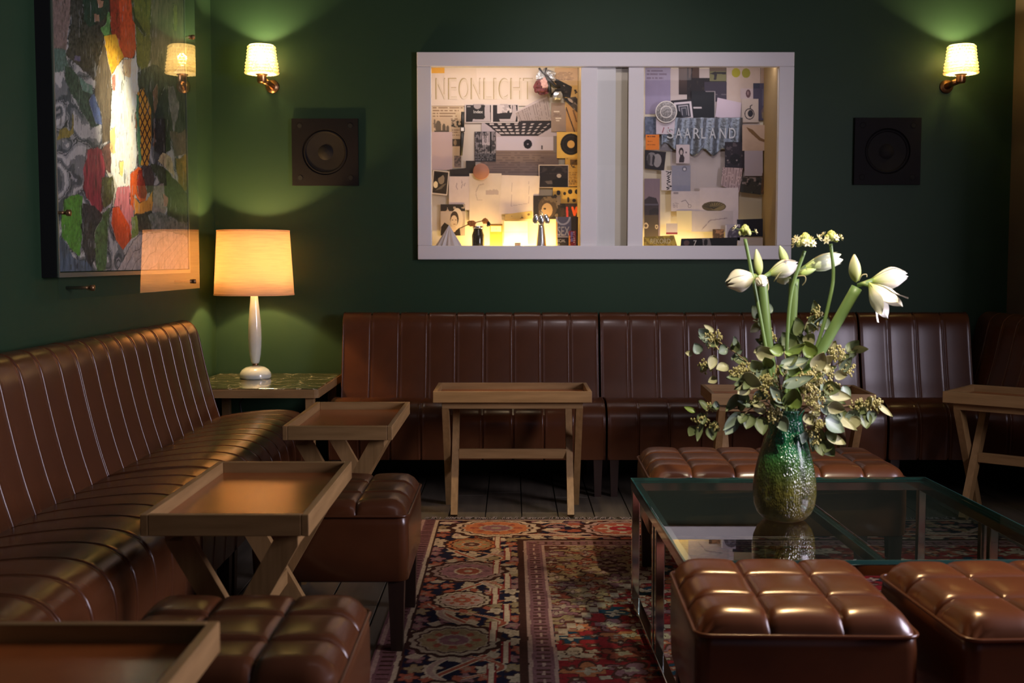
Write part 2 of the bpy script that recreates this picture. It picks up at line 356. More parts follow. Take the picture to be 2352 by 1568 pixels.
win2 = struct('window_2', MB().box((RX0+0.03, YR-0.1, (RZ0+RZ1)/2), (0.06, 0.08, RZ1-RZ0)).box((RX1-0.03, YR-0.1, (RZ0+RZ1)/2), (0.06, 0.08, RZ1-RZ0))
              .box(((RX0+RX1)/2, YR-0.1, RZ0+0.03), (RX1-RX0, 0.08, 0.06)).box(((RX0+RX1)/2, YR-0.1, RZ1-0.03), (RX1-RX0, 0.08, 0.06)), M['white_paint'])
MB().box(((RX0+RX1)/2, YR-0.1, (RZ0+RZ1)/2), (0.05, 0.06, RZ1-RZ0-0.1)).build('mullion', M['white_paint'], win2)
floor = struct('floor', MB().box(((XL+XR)/2, (YR+YW)/2, -0.03), (XR-XL+0.4, YW-YR+0.4, 0.04)), M['joint'])
PW = 0.165; pm = {}
nx = int((XR-XL)/PW)+1
for i in range(nx):
    y = YR - random.uniform(0, 1.6)
    while y < YW:
        Ln = random.choice((1.4, 1.8, 2.2)); y1 = min(y+Ln, YW); y0 = max(y, YR); y += Ln
        x = XL+PW*(i+0.5)
        if y1-y0 < 0.05: continue
        key = round(y1-y0, 2)
        if key not in pm: pm[key] = MB().box((0, 0, 0), (PW-0.005, key-0.004, 0.012), bev=0.0015).mesh('plank', M['plank'])
        obj('plank', pm[key], floor, ((x), (y0+y1)/2, -0.006+random.uniform(-.0004, .0002)))

# ------------------------------------------------------------------ banquettes
BACK = [(0.02, 0.835), (0.045, 0.868), (0.085, 0.884), (0.125, 0.876), (0.15, 0.85), (0.163, 0.80), (0.178, 0.72), (0.20, 0.62), (0.225, 0.52), (0.25, 0.44), (0.262, 0.40)]
SEAT = [(0.245, 0.432), (0.30, 0.444), (0.38, 0.455), (0.47, 0.464), (0.55, 0.466), (0.61, 0.458), (0.65, 0.437), (0.672, 0.405), (0.682, 0.36), (0.682, 0.30), (0.676, 0.24), (0.672, 0.185)]
def resample(p, n):
    P = np.array(p); d = np.r_[0, np.cumsum(np.hypot(*np.diff(P, axis=0).T))]; t = np.linspace(0, d[-1], n)
    return np.stack([np.interp(t, d, P[:, 0]), np.interp(t, d, P[:, 1])], -1)
def smooth_path(p, n):
    q = resample(p, n)
    for _ in range(3): q[1:-1] = (q[:-2]+2*q[1:-1]+q[2:])/4
    return q
def channel(name, prof, wd, pinch):
    q = smooth_path(prof, 34); t = np.gradient(q, axis=0); t /= np.linalg.norm(t, axis=1)[:, None]
    nrm = np.stack([-t[:, 1], t[:, 0]], -1)
    if nrm[:, 0].sum()+nrm[:, 1].sum() < 0: nrm = -nrm
    u = np.array([-1, -.985, -.965, -.94, -.91, -.87, -.82, -.72, -.5, -.2, .2, .5, .72, .82, .87, .91, .94, .965, .985, 1])
    off = -pinch*np.abs(u)**26+0.0020*(1-u**2)+0.0022*np.exp(-((np.abs(u)-0.90)/0.05)**2)
    P = np.zeros((34, len(u), 3)); P[:, :, 0] = u[None]*wd/2*0.995
    P[:, :, 1] = -(q[:, 0][:, None]+nrm[:, 0][:, None]*off[None]); P[:, :, 2] = q[:, 1][:, None]+nrm[:, 1][:, None]*off[None]
    return grid_mesh(name, P, M['leather'], smooth=True, flip=True)
CH = {}
def get_channel(kind, wd):
    k = (kind, round(wd, 4))
    if k not in CH: CH[k] = channel(kind, BACK if kind == 'back_channel' else SEAT, wd, 0.010)
    return CH[k]
def body(prof, closing, x0, x1, inset):
    c = np.array(prof+closing); cen = c.mean(0); q = cen+(c-cen)*(1-inset)
    return MB().prism([(-d, z) for d, z in q], x0, x1, Matrix(((0, 0, 1, 0), (1, 0, 0, 0), (0, 1, 0, 0), (0, 0, 0, 1))))
def banquette(loc, rz, n, pitch, label, group, seat_n=None):
    L = n*pitch; sn = seat_n or n; LS = sn*pitch; r = empty('banquette', loc, rz, label, 'sofa', group)
    bb = body(BACK, [(0.24, 0.19), (0.02, 0.19)], 0.002, L-0.002, 0.045).build('backrest', M['leather'], r)
    sb = body(SEAT, [(0.245, 0.185)], 0.002, LS-0.002, 0.035).build('seat', M['leather'], r)
    for i in range(n):
        obj('back_channel', get_channel('back_channel', pitch), bb, ((i+0.5)*pitch, 0, 0))
    for i in range(sn): obj('seat_channel', get_channel('seat_channel', pitch), sb, ((i+0.5)*pitch, 0, 0))
    for s, x in ((bb, 0.004), (bb, L-0.004)):
        pts = [(x, -d, z) for d, z in smooth_path(BACK, 30)]
        MB().tube(pts, 0.0045, 6).build('piping', M['leather'], s)
    for x in (0.004, LS-0.004):
        MB().tube([(x, -d, z) for d, z in smooth_path(SEAT, 30)], 0.0045, 6).build('piping', M['leather'], sb)
    for x in (0.035, LS-0.035):
        for d in (0.06, 0.645):
            m = MB(); a, bt = 0.022, 0.016
            m.add([(x-a, -d-a, .19), (x+a, -d-a, .19), (x+a, -d+a, .19), (x-a, -d+a, .19), (x-bt, -d-bt, 0), (x+bt, -d-bt, 0), (x+bt, -d+bt, 0), (x-bt, -d+bt, 0)],
                  [(0, 1, 2, 3), (7, 6, 5, 4), (0, 4, 5, 1), (1, 5, 6, 2), (2, 6, 7, 3), (3, 7, 4, 0)])
            m.build('leg', M['dark_wood'], r)
    return r
GB = 'channel-tufted leather banquettes'
banquette((-0.895, YW-0.005, 0), 0, 9, 0.150, 'brown channelled leather banquette on back wall, right beside the lamp table', GB)
banquette((0.465, YW-0.005, 0), 0, 9, 0.151, 'brown channelled leather banquette on back wall, directly behind the flower vase', GB)
banquette((XL+0.005, 3.815, 0), PI/2, 10, 0.1475, 'leather banquette on left wall under the painting, nearest the lamp', GB)
banquette((XL+0.005, 2.335, 0), PI/2, 10, 0.1475, 'leather banquette on left wall at left picture edge, behind wooden tray', GB)
banquette((XL+0.005, 0.855, 0), PI/2, 10, 0.1475, 'leather banquette on left wall in the dark lower left corner', GB)
cs = banquette((1.835, YW-0.005, 0), 0, 4, 0.146, 'short dark corner banquette on back wall below the right wall lamp', GB, seat_n=5)
sbk = body(BACK, [(0.24, 0.19), (0.02, 0.19)], 0.002, 0.668, 0.045).build('side_backrest', M['leather'], cs, (XR-1.835-0.005, 0.0, 0), (0, 0, -PI/2))
for i in range(4): obj('back_channel', get_channel('back_channel', 0.167), sbk, ((i+0.5)*0.167, 0, 0))

# ------------------------------------------------------------------ tray tables
def frustum_bar(p0, p1, wx, wy0, wy1):
    """straight bar with rectangular section between p0 and p1 in a plane x=const"""
    p0 = Vector(p0); p1 = Vector(p1); t = (p1-p0).normalized(); s = Vector((1, 0, 0)); n = t.cross(s)
    v = []
    for p, wy in ((p0, wy0), (p1, wy1)):
        for a, c in ((-1, -1), (1, -1), (1, 1), (-1, 1)): v.append(p+s*a*wx/2+n*c*wy/2)
    return MB().add(v, [(0, 1, 2, 3), (7, 6, 5, 4), (0, 4, 5, 1), (1, 5, 6, 2), (2, 6, 7, 3), (3, 7, 4, 0)])
TL, TW, TH, RH = 0.705, 0.385, 0.575, 0.050
TM = {}
def tray_table(loc, rz, label):
    r = empty('tray_table', loc, rz, label, 'table', 'folding tray tables')
    if not TM:
        TM['rail_l'] = MB().box((0, 0, 0), (TL, 0.018, RH), bev=0.002).mesh('tray_rail', M['oak'])
        TM['rail_s'] = MB().box((0, 0, 0), (TW-0.036, 0.018, RH), bev=0.002).mesh('tray_rail', M['oak'])
        TM['panel'] = MB().box((0, 0, 0), (TL-0.036, TW-0.036, 0.012), bev=0.001).mesh('tray_panel', M['tray_leather'])
        zt = TH-RH-0.028
        for nm, sy, xo, wx in (('outer', -1, 0.300, 0.030), ('inner', 1, 0.262, 0.030)):
            for s in (-1, 1): TM[nm, s] = frustum_bar((s*xo, sy*0.135, zt+0.01), (s*xo, -sy*0.150, 0.006), wx, 0.056, 0.050).mesh('leg', M['oak_v'])
            TM[nm, 'top'] = MB().box((0, sy*0.138, zt+0.012), (2*xo+0.030, 0.045, 0.030), bev=0.002).mesh('top_rail', M['oak'])
        TM['str'] = MB().box((0, -0.012, 0.268), (2*0.262-0.03, 0.024, 0.044), bev=0.002).mesh('stretcher', M['oak'])
        TM['foot'] = {}
    for s in (-1, 1):
        obj('tray_rail', TM['rail_l'], r, (0, s*(TW/2-0.009), TH-RH/2)); obj('tray_rail', TM['rail_s'], r, (s*(TL/2-0.009), 0, TH-RH/2), (0, 0, PI/2))
    obj('tray_panel', TM['panel'], r, (0, 0, TH-RH+0.014))
    for nm in ('outer', 'inner'):
        for s in (-1, 1): obj('leg', TM[nm, s], r)
        obj('top_rail', TM[nm, 'top'], r)
    obj('stretcher', TM['str'], r)
    return r
tray_table((-0.655, 2.945, 0), PI/2, 'oak tray table glowing with lamp reflection, in front of the left banquette')
tray_table((-0.612, 4.36, 0), PI/2, 'oak tray table at the far end of the left banquette, near the lamp table')
tray_table((0.002, 5.275, 0), 0, 'oak tray table standing on the rug edge before the middle back banquette')
tray_table((1.222, 5.135, 0.005), R(-2.5), 'oak tray table partly hidden behind the bouquet of flowers')
tray_table((2.305, 5.015, 0), R(-40), 'angled oak tray table cut off by the right picture edge')
tray_table((-0.661, 1.462, 0), PI/2, 'blurred oak tray table in the bottom left picture corner')

# ------------------------------------------------------------------ leather stools
SM = {}
def stool_tiles(W, D, nx, ny, ztop):
    k = (W, D)
    if k in SM: return SM[k]
    out = []; e = 0.05
    def hz(x, y):
        ax = np.clip((np.abs(x)-(W/2-e))/e, 0, 1); ay = np.clip((np.abs(y)-(D/2-e))/e, 0, 1)
        drop = 0.055*(1-np.sqrt(np.clip(1-np.minimum(np.sqrt(ax**2+ay**2), 1)**2*0.93, 0.0, 1)))
        ux = ((x+W/2)/(W/nx)) % 1*2-1; uy = ((y+D/2)/(D/ny)) % 1*2-1
        pin = 0.010*np.maximum(np.abs(ux)**14*(np.abs(np.abs(x)-W/2) > 0.02), np.abs(uy)**14*(np.abs(np.abs(y)-D/2) > 0.02))
        puff = 0.0045*(1-ux**2)*(1-uy**2)
        return ztop-drop-pin+puff-0.004
    for i in range(nx):
        for j in range(ny):
            u = np.array([0, .015, .05, .12, .25, .4, .5, .6, .75, .88, .95, .985, 1]); eps = 1e-4
            xs = -W/2+(i+eps+u*(1-2*eps))*W/nx; ys = -D/2+(j+eps+u*(1-2*eps))*D/ny
            X, Y = np.meshgrid(xs, ys); Z = hz(X, Y); rc = 0.03
            ex = np.maximum(np.abs(X)-(W/2-rc), 0); ey = np.maximum(np.abs(Y)-(D/2-rc), 0); hh = np.maximum(np.hypot(ex, ey)/rc, 1)
            X = np.where(ex > 0, np.sign(X)*(W/2-rc+ex/hh), X); Y = np.where(ey > 0, np.sign(Y)*(D/2-rc+ey/hh), Y); P = np.stack([X, Y, Z], -1)
            out.append(grid_mesh('cushion_panel', P, M['leather'], smooth=True))
    SM[k] = out; return out
def rrect(W, D, rad, n=5):
    p = []
    for cx, cy, a0 in ((W/2-rad, D/2-rad, 0), (-W/2+rad, D/2-rad, PI/2), (-W/2+rad, -D/2+rad, PI), (W/2-rad, -D/2+rad, 1.5*PI)):
        for i in range(n+1):
            a = a0+PI/2*i/n; p.append((cx+rad*math.cos(a), cy+rad*math.sin(a)))
    return p
def stool(loc, rz, W, D, nx, ny, label, name='leather_stool', cat='stool', group='tufted leather stools', ztop=0.455):
    r = empty(name, loc, rz, label, cat, group)
    zr = ztop-0.0445
    k = ('body', W, D)
    if k not in SM:
        m = MB(); rings = []
        for z, g in ((0.215, -0.006), (0.22, 0.0), (0.30, 0.003), (zr-0.03, 0.002), (zr, -0.001), (zr+0.015, -0.02)): rings.append([(x, y, z) for x, y in rrect(W+2*g, D+2*g, 0.03)])
        n = len(rings[0]); v = [p for q in rings for p in q]; f = [(i*n+j, i*n+(j+1) % n, (i+1)*n+(j+1) % n, (i+1)*n+j) for i in range(len(rings)-1) for j in range(n)]
        f += [tuple(range(n-1, -1, -1)), tuple(range((len(rings)-1)*n, len(rings)*n))]
        m.add(v, f, True); SM[k] = m.mesh('seat_body', M['leather'])
        p = rrect(W+0.004, D+0.004, 0.03); p = [(x, y, zr) for x, y in p+p[:2]]
        SM[k, 'p'] = MB().tube(p, 0.0042, 6, cap=False).mesh('piping', M['leather'])
        a, bt = 0.024, 0.017
        SM[k, 'l'] = MB().add([(-a, -a, .22), (a, -a, .22), (a, a, .22), (-a, a, .22), (-bt, -bt, 0), (bt, -bt, 0), (bt, bt, 0), (-bt, bt, 0)],
                  [(0, 1, 2, 3), (7, 6, 5, 4), (0, 4, 5, 1), (1, 5, 6, 2), (2, 6, 7, 3), (3, 7, 4, 0)]).mesh('leg', M['dark_wood'])
    bd = obj('seat_body', SM[k], r); obj('piping', SM[k, 'p'], bd)
    for me in stool_tiles(W, D, nx, ny, ztop): obj('cushion_panel', me, r)
    for sx in (-1, 1):
        for sy in (-1, 1): obj('leg', SM[k, 'l'], r, (sx*(W/2-0.035), sy*(D/2-0.035), 0))
    return r
stool((-0.532, 3.56, 0), 0, 0.455, 0.50, 3, 3, 'tufted leather stool behind the glowing tray table, beside the rug')
stool((-0.53, 2.18, 0), 0, 0.455, 0.47, 3, 3, 'tufted leather stool at the bottom edge between two oak trays')
stool((0.588, 2.455, 0.005), R(-1.5), 0.435, 0.47, 3, 3, 'brightly lit tufted leather stool in front of the glass table, left one')
stool((1.09, 2.44, 0.005), R(3), 0.435, 0.47, 3, 3, 'tufted leather stool at the right picture edge in front of glass table')
stool((0.905, 4.085, 0.005), R(-1), 0.87, 0.46, 6, 3, 'long tufted leather bench behind the glass coffee table', 'leather_bench', 'bench', None)

# ------------------------------------------------------------------ glass coffee table
GZ = 0.430;  GX0, GX1, GY0, GY1 = 0.405, 1.385, 2.735, 3.80
gt = empty('glass_coffee_table', ((GX0+GX1)/2, (GY0+GY1)/2, 0.004), R(1), 'low chrome coffee table with green-tinted glass top under the flower vase', 'table')
gw, gd = GX1-GX0, GY1-GY0; tb = 0.028
for s in (-1, 1):
    MB().box((0, s*(gd/2-tb/2), GZ-0.012-tb/2), (gw, tb, tb), bev=0.002).build('top_rail', M['chrome'], gt)
    MB().box((s*(gw/2-tb/2), 0, GZ-0.012-tb/2), (tb, gd-2*tb, tb), bev=0.002).build('top_rail', M['chrome'], gt)
    MB().box((s*(gw/2-tb/2), 0, 0.02), (tb, gd-2*tb, 0.02), bev=0.002).build('floor_rail', M['chrome'], gt)
    for y in (-gd/2+tb/2, -0.03, 0.03, gd/2-tb/2):
        MB().box((s*(gw/2-tb/2), y, (GZ-0.012-tb)/2), (tb*0.9, tb*0.9, GZ-0.012-tb), bev=0.002).build('leg', M['chrome'], gt)
    pane = MB().box((s*gw/4, 0, GZ-0.006), (gw/2-0.004, gd, 0.012), bev=0.0015).build('glass_pane', M['table_glass'], gt)
MB().box((0, 0, GZ-0.012-tb/2), (0.020, gd-2*tb, tb), bev=0.002).build('cross_bar', M['chrome'], gt)
b = MB()
for s in (-1, 1): b.box((0, s*(gd/2+0.0012), GZ-0.006), (gw, 0.002, 0.010)); b.box((s*(gw/2+0.0012), 0, GZ-0.006), (0.002, gd, 0.010))
b.build('glass_edge', M['glass_edge'], gt)

# ------------------------------------------------------------------ corner table and lamp
ct = empty('corner_table', (-1.255, 5.85, 0), 0, 'dark marble-topped corner table carrying the table lamp', 'table')
MB().box((0, 0, 0.5425), (0.655, 0.75, 0.005), bev=0.001).build('marble_top', M['marble'], ct)
poly = rrect(0.665, 0.765, 0.02, 3)
MB().prism(poly, 0.500, 0.540).build('top_edge', M['oak'], ct)
for sx in (-1, 1):
    for sy in (-1, 1): MB().box((sx*0.285, sy*0.335, 0.25), (0.042, 0.042, 0.50), bev=0.002).build('leg', M['oak_v'], ct)

LX, LY, LZ = -1.330, 5.955, 0.545
lamp = empty('table_lamp', (LX, LY, LZ), 0, 'lit table lamp with linen drum shade and milky glass foot', 'lamp')
MB().lathe([(0.0, 0), (0.074, 0), (0.080, 0.006), (0.081, 0.016), (0.078, 0.030), (0.068, 0.046), (0.050, 0.058), (0.028, 0.065), (0.014, 0.067)], seg=40).build('base', M['lamp_body'], lamp)
MB().lathe([(0.014, 0.066), (0.0155, 0.068), (0.0155, 0.078), (0.014, 0.080)], seg=24).build('collar', M['brass'], lamp)
MB().lathe([(0.0, 0.079), (0.019, 0.079), (0.0225, 0.090), (0.0290, 0.125), (0.0325, 0.165), (0.0343, 0.21), (0.0337, 0.25), (0.0310, 0.30), (0.0262, 0.35), (0.0215, 0.395), (0.0175, 0.440), (0.015, 0.455), (0.0, 0.456)], seg=32).build('stem', M['lamp_body'], lamp)
MB().tube([(0, 0, 0.45), (0, 0, 0.53)], 0.014, 12).build('socket', M['brass'], lamp)
SB, ST, RB, RT = 0.435, 0.760, 0.203, 0.184
sh = MB().lathe([(RB, SB), (RT, ST), (RT-0.0015, ST), (RB-0.0015, SB), (RB, SB)], seg=64).build('lamp_shade', M['lamp_shade'], lamp)
for z, rr in ((SB, RB), (ST, RT)):
    MB().lathe([(rr+0.0012, z-0.003), (rr+0.0012, z+0.004), (rr-0.003, z+0.004), (rr-0.003, z-0.003), (rr+0.0012, z-0.003)], seg=64).build('shade_trim', M['lamp_shade'], sh)
for k in range(3):
    a = 2*PI*k/3+0.4
    MB().tube([(0.012*math.cos(a), 0.012*math.sin(a), 0.53), ((RT-.01)*math.cos(a), (RT-.01)*math.sin(a), ST-0.02)], 0.0018, 6).build('shade_spoke', M['brass'], sh)
mb_ = mat('lamp_bulb', (1, 0.8, 0.5), 0.4, emit=((1.0, 0.62, 0.28), 14)); bulb = MB().ball((0, 0, 0.585), 0.026, 16, 10).build('bulb', mb_, lamp)
light('table_lamp_light', 'POINT', (LX, LY, LZ+0.600), 64, (1.0, 0.62, 0.26), radius=0.035)
cord = MB().tube([(-1.33, 5.77, 0.49), (-1.33, 5.60, 0.46), (-1.31, 5.56, 0.40), (-1.30, 5.57, 0.2), (-1.28, 5.62, 0.006)], 0.004, 6).build('power_cord', M['black_rubber'])
tag(cord, 'thin dark cord hanging beneath the corner table', 'cord')

# ------------------------------------------------------------------ wall sconces
gm = bpy.data.materials.new('sconce_glass'); gm.use_nodes = True
nt = gm.node_tree; N = nt.nodes; L = nt.links; N.clear()
o_ = N.new('ShaderNodeOutputMaterial'); m1 = N.new('ShaderNodeMixShader'); m2 = N.new('ShaderNodeMixShader'); tr = N.new('ShaderNodeBsdfTranslucent'); gl = N.new('ShaderNodeBsdfGlossy'); tp = N.new('ShaderNodeBsdfTransparent')
tr.inputs[0].default_value = (0.95, 0.90, 0.78, 1); gl.inputs['Roughness'].default_value = 0.1; tp.inputs[0].default_value = (1, 0.95, 0.8, 1)
m1.inputs[0].default_value = 0.45; m2.inputs[0].default_value = 0.12
L.new(tr.outputs[0], m1.inputs[1]); L.new(tp.outputs[0], m1.inputs[2]); L.new(m1.outputs[0], m2.inputs[1]); L.new(gl.outputs[0], m2.inputs[2]); L.new(m2.outputs[0], o_.inputs[0])
M['sconce_glass'] = gm
M['sconce_bulb'] = mat('sconce_bulb', (1, .9, .7), 0.4, emit=((1.0, 0.74, 0.36), 60))
def sconce(X, side, label):
    Y = 6.125; z0 = atY(603, 171, Y).z; r = empty('wall_sconce', (X, Y, z0), 0, label, 'lamp', 'glass wall sconces')
    H = 0.150
    s = MB().lathe([(0.030, 0.0), (0.076, 0.002), (0.079, 0.012), (0.064, H), (0.061, H), (0.074, 0.014), (0.03, 0.006)], seg=48).build('glass_shade', M['sconce_glass'], r)
    for i in range(9):
        z = 0.008+i*H/9.2; rr = 0.081-(0.081-0.065)*z/H; nb = 26; m = MB()
        for k in range(nb):
            a = 2*PI*(k+0.5*(i % 2))/nb; big = 1.5 if i < 4 else 1.1
            m.ball((rr*math.cos(a), rr*math.sin(a), z), 0.0085, 6, 4, (big*0.9, big*0.9, 0.9))
        m.build('glass_bead_row', M['sconce_glass'], s)
    MB().ball((0, 0, 0.075), 0.022, 14, 8, (1, 1, 1.4)).build('bulb', M['sconce_bulb'], r)
    MB().lathe([(0.0, -0.004), (0.028, -0.004), (0.032, 0.004), (0.0, 0.004)], seg=24).build('collar', M['copper'], r)
    MB().lathe([(0.0, -0.045), (0.019, -0.045), (0.024, -0.038), (0.024, -0.004)], seg=24).build('cup', M['copper'], r)
    MB().tube([(0.004*side, 0.0, -0.030), (0.02*side, 0.05, -0.037), (0.03*side, 0.115, -0.045)], [0.016, 0.016, 0.018], 12).build('arm', M['copper'], r)
    MB().lathe([(0, 0), (0.036, 0), (0.034, 0.012), (0, 0.014)], (0.03*side, 0.123, -0.045), 24, Matrix.Rotation(PI/2, 3, 'X')).build('wall_plate', M['brass'], r)
    light('sconce_light', 'POINT', (X, Y, z0+0.085), 140, (1.0, 0.78, 0.38), radius=0.022)
    return r
sconce(atY(601, 140, 6.125).x, 1, 'lit ribbed glass wall lamp above the left speaker, beside the painting')
sconce(atY(2208, 140, 6.125).x, -1, 'lit ribbed glass wall lamp above the right speaker')

# ------------------------------------------------------------------ wall speakers
def speaker(X, Z, label):
    r = empty('wall_speaker', (X, YW, Z), 0, label, 'speaker', 'square wall speakers')
    W = 0.355; t = 0.022
    n = 40; vv = []; ff = []
    for k in range(n):
        a = 2*PI*k/n; c, s = math.cos(a), math.sin(a); q = W/2/max(abs(c), abs(s))
        vv += [(q*c, -t, q*s), (0.122*c, -t, 0.122*s), (0.118*c, -t+0.012, 0.118*s), (q*c, 0, q*s)]
    for k in range(n):
        j = (k+1) % n
        ff += [(4*k, 4*j, 4*j+1, 4*k+1), (4*k+1, 4*j+1, 4*j+2, 4*k+2), (4*k+3, 4*j+3, 4*j, 4*k)]
    MB().add(vv, ff).build('front_plate', M['speaker_plate'], r)
    Rx = Matrix.Rotation(PI/2, 3, 'X')
    MB().lathe([(0.040, -0.0005), (0.060, 0.002), (0.085, 0.0065), (0.104, 0.010)], (0, -0.0015, 0), 40, Rx).build('cone', M['speaker_cone'], r)
    MB().lathe([(0.103, 0.010), (0.107, 0.016), (0.113, 0.017), (0.118, 0.012), (0.121, 0.010)], (0, -0.0015, 0), 40, Rx).build('surround', M['speaker_plate'], r)
    MB().lathe([(0.0, 0.014), (0.018, 0.012), (0.032, 0.006), (0.041, 0.0)], (0, -0.0015, 0), 32, Rx).build('dust_cap', M['speaker_cone'], r)
    for sx in (-1, 1):
        for sz in (-1, 1):
            h = MB().lathe([(0.0, 0.0008), (0.0125, 0.0008)], (sx*0.135, -t, sz*0.138), 20, Rx).build('screw_hole', M['hole'], r)
            MB().lathe([(0.0125, 0.0), (0.0145, 0.0022), (0.0165, 0.0)], (sx*0.135, -t, sz*0.138), 20, Rx).build('hole_rim', M['speaker_plate'], h)
c = atY(748, 350, YW); speaker(c.x, c.z, 'dark square speaker on green wall left of the display case')
c = atY(2036, 348, YW); speaker(c.x, c.z, 'dark square speaker on green wall right of the display case')

# ------------------------------------------------------------------ painting behind acrylic on the left wall
PXF = XL+0.056; PY0, PY1, PZ0, PZ1 = 3.945, 5.555, 1.095, 2.58
pt = empty('framed_painting', (XL, (PY0+PY1)/2, PZ0), 0, 'large abstract painting in many colours behind a clear acrylic sheet', 'painting')
def proj_np(X, Y, Z):
    z = Y*math.cos(PITCH)-(Z-HCAM)*math.sin(PITCH); dn = -Y*math.sin(PITCH)-(Z-HCAM)*math.cos(PITCH)
    return 1176+FPX*X/z, 784+FPX*dn/z
ny_, nz_ = 330, 400
Yg, Zg = np.meshgrid(np.linspace(PY0+0.02, PY1-0.02, ny_), np.linspace(PZ0+0.02, PZ1-0.02, nz_))
gx, gy = proj_np(PXF, Yg, Zg)
wx = gx+8*(fbm(gx/14, gy/26)-0.45); wy = gy+16*(fbm(gx/18+40, gy/22)-0.45)      # brushy edges
sx_ = gx+34*(fbm(gx/34+9, gy/50, 2)-0.4); sy_ = gy+50*(fbm(gx/40+70, gy/55, 2)-0.4)
L3 = lambda *c: np.array(lin(c))
mv = fbm(sx_/46, sy_/70, 2)*6.0+0.5*np.sin(sy_/30+sx_/40)+0.25*fbm(gx/6, gy/9); sw = mv % 1.0
Cc = L3(150, 146, 146)*np.ones(gx.shape+(1,))
for lo, hi, cc_ in ((0.0, .22, (70, 74, 80)), (.22, .40, (116, 116, 118)), (.40, .70, (186, 180, 176)), (.70, .86, (150, 148, 148)), (.86, .93, (44, 46, 52))):
    Cc = np.where(((sw >= lo) & (sw < hi))[..., None], L3(*cc_), Cc)
def pp(pts, c, tex=0.35, warp=1.0, streak=False):
    global Cc
    m = inpoly(gx+(wx-gx)*warp, gy+(wy-gy)*warp, pts)
    t = fbm(gx/3.5, gy/(30 if streak else 6)); f = (1+tex*(t-0.45)*2.4)[..., None]
    Cc = np.where(m[..., None], np.clip(L3(*c)*f, 0.004, 1), Cc)
    m2 = inpoly(gx+(wx-gx)*warp+1.8, gy+(wy-gy)*warp+1.2, pts); Cc = np.where((m2 & ~m & (fbm(gx/9, gy/14) > .4))[..., None], Cc*0.3, Cc)
    m3 = inpoly(gx+(wx-gx)*warp-1.4, gy+(wy-gy)*warp, pts); Cc = np.where((m & ~m3 & (fbm(gx/8+33, gy/12) > .5))[..., None], Cc*0.5+0.22, Cc)
pp([(118, -60), (168, -60), (163, 40), (155, 85), (150, 125), (118, 118)], (128, 106, 100), .5)
pp([(120, 108), (152, 118), (160, 160), (122, 168)], (84, 108, 98), .6)
pp([(160, -60), (256, -60), (256, 70), (247, 130), (240, 175), (214, 185), (188, 160), (152, 128), (163, 60)], (58, 54, 50), 1.2)
pp([(188, -60), (254, -60), (250, 34), (228, 48), (205, 62), (192, 50)], (34, 60, 48), .6)
pp([(222, -2), (236, 0), (236, 14), (225, 16)], (176, 132, 104), .2); pp([(216, 34), (228, 34), (226, 50), (217, 48)], (166, 124, 98), .2)
pp([(249, 26), (259, 30), (259, 78), (240, 84), (231, 66), (244, 52)], (96, 150, 82), .5)
pp([(170, 126), (186, 128), (186, 140), (170, 138)], (98, 88, 120), .2)
pp([(146, 150), (168, 160), (186, 188), (206, 205), (214, 240), (226, 292), (208, 296), (176, 236), (152, 190)], (48, 72, 56), .9)
pp([(182, 178), (212, 196), (214, 216), (190, 208)], (104, 138, 120), .5)
pp([(205, 228), (216, 214), (232, 238), (238, 292), (218, 288)], (80, 94, 136), .3)
pp([(217, 178), (242, 90), (254, 160), (258, 250), (256, 320), (236, 334), (232, 262), (218, 222)], (96, 82, 64), .6, streak=True)
pp([(254, -60), (303, -60), (309, 58), (313, 116), (302, 134), (284, 134), (274, 112), (262, 82), (255, 76)], (214, 78, 40), .35)
pp([(254, -60), (277, -60), (274, 40), (276, 92), (262, 82), (255, 76)], (158, 48, 34), .5)
pp([(240, 84), (266, 76), (274, 106), (284, 134), (282, 166), (256, 176), (247, 130)], (226, 168, 48), .35)
pp([(302, -60), (352, -60), (352, 74), (346, 130), (330, 180), (315, 150), (313, 100)], (112, 112, 46), .5)
pp([(300, -30), (312, 40), (336, 78), (332, 84), (306, 48)], (58, 62, 34), .2, .3)
pp([(349, -60), (428, -60), (428, 130), (396, 170), (345, 176), (346, 80)], (112, 100, 80), .7, streak=True)
pp([(398, 10), (404, 10), (408, 70), (400, 72)], (132, 132, 70), .3)
pp([(316, 165), (350, 150), (428, 178), (428, 320), (352, 330), (320, 236)], (60, 66, 58), 1.0, streak=True)
pp([(352, 210), (362, 196), (364, 330), (352, 340)], (126, 88, 70), .5)
pp([(384, 200), (398, 194), (410, 240), (400, 310), (390, 262)], (112, 108, 106), .6)
pp([(354, 262), (376, 200), (388, 236), (390, 342), (372, 364), (358, 350)], (34, 36, 44), .6)
pp([(390, 300), (428, 300), (428, 356), (400, 356)], (98, 82, 74), .4)
pp([(256, 172), (283, 132), (306, 134), (311, 114), (317, 180), (316, 252), (313, 300), (317, 340), (309, 396), (298, 426), (268, 440), (258, 404), (252, 336), (256, 250)], (244, 232, 214), .14)
pp([(282, 136), (302, 136), (300, 176), (282, 170)], (240, 196, 150), .2); pp([(258, 176), (266, 172), (264, 206), (258, 206)], (216, 130, 110), .6)
pp([(254, 296), (264, 292), (264, 350), (252, 346)], (244, 200, 130), .2); pp([(274, 372), (284, 370), (282, 408), (274, 404)], (244, 206, 120), .2)
pp([(312, 258), (318, 262), (316, 296), (310, 292)], (232, 150, 84), .2)
pp([(315, 212), (330, 200), (346, 250), (347, 330), (340, 384), (322, 380), (314, 320)], (232, 158, 52), .2, .4)
d1 = np.abs(((gx*1.0+gy*0.42)/11) % 1-0.5) < 0.13; d2 = np.abs(((gx*1.0-gy*0.40)/11) % 1-0.5) < 0.13
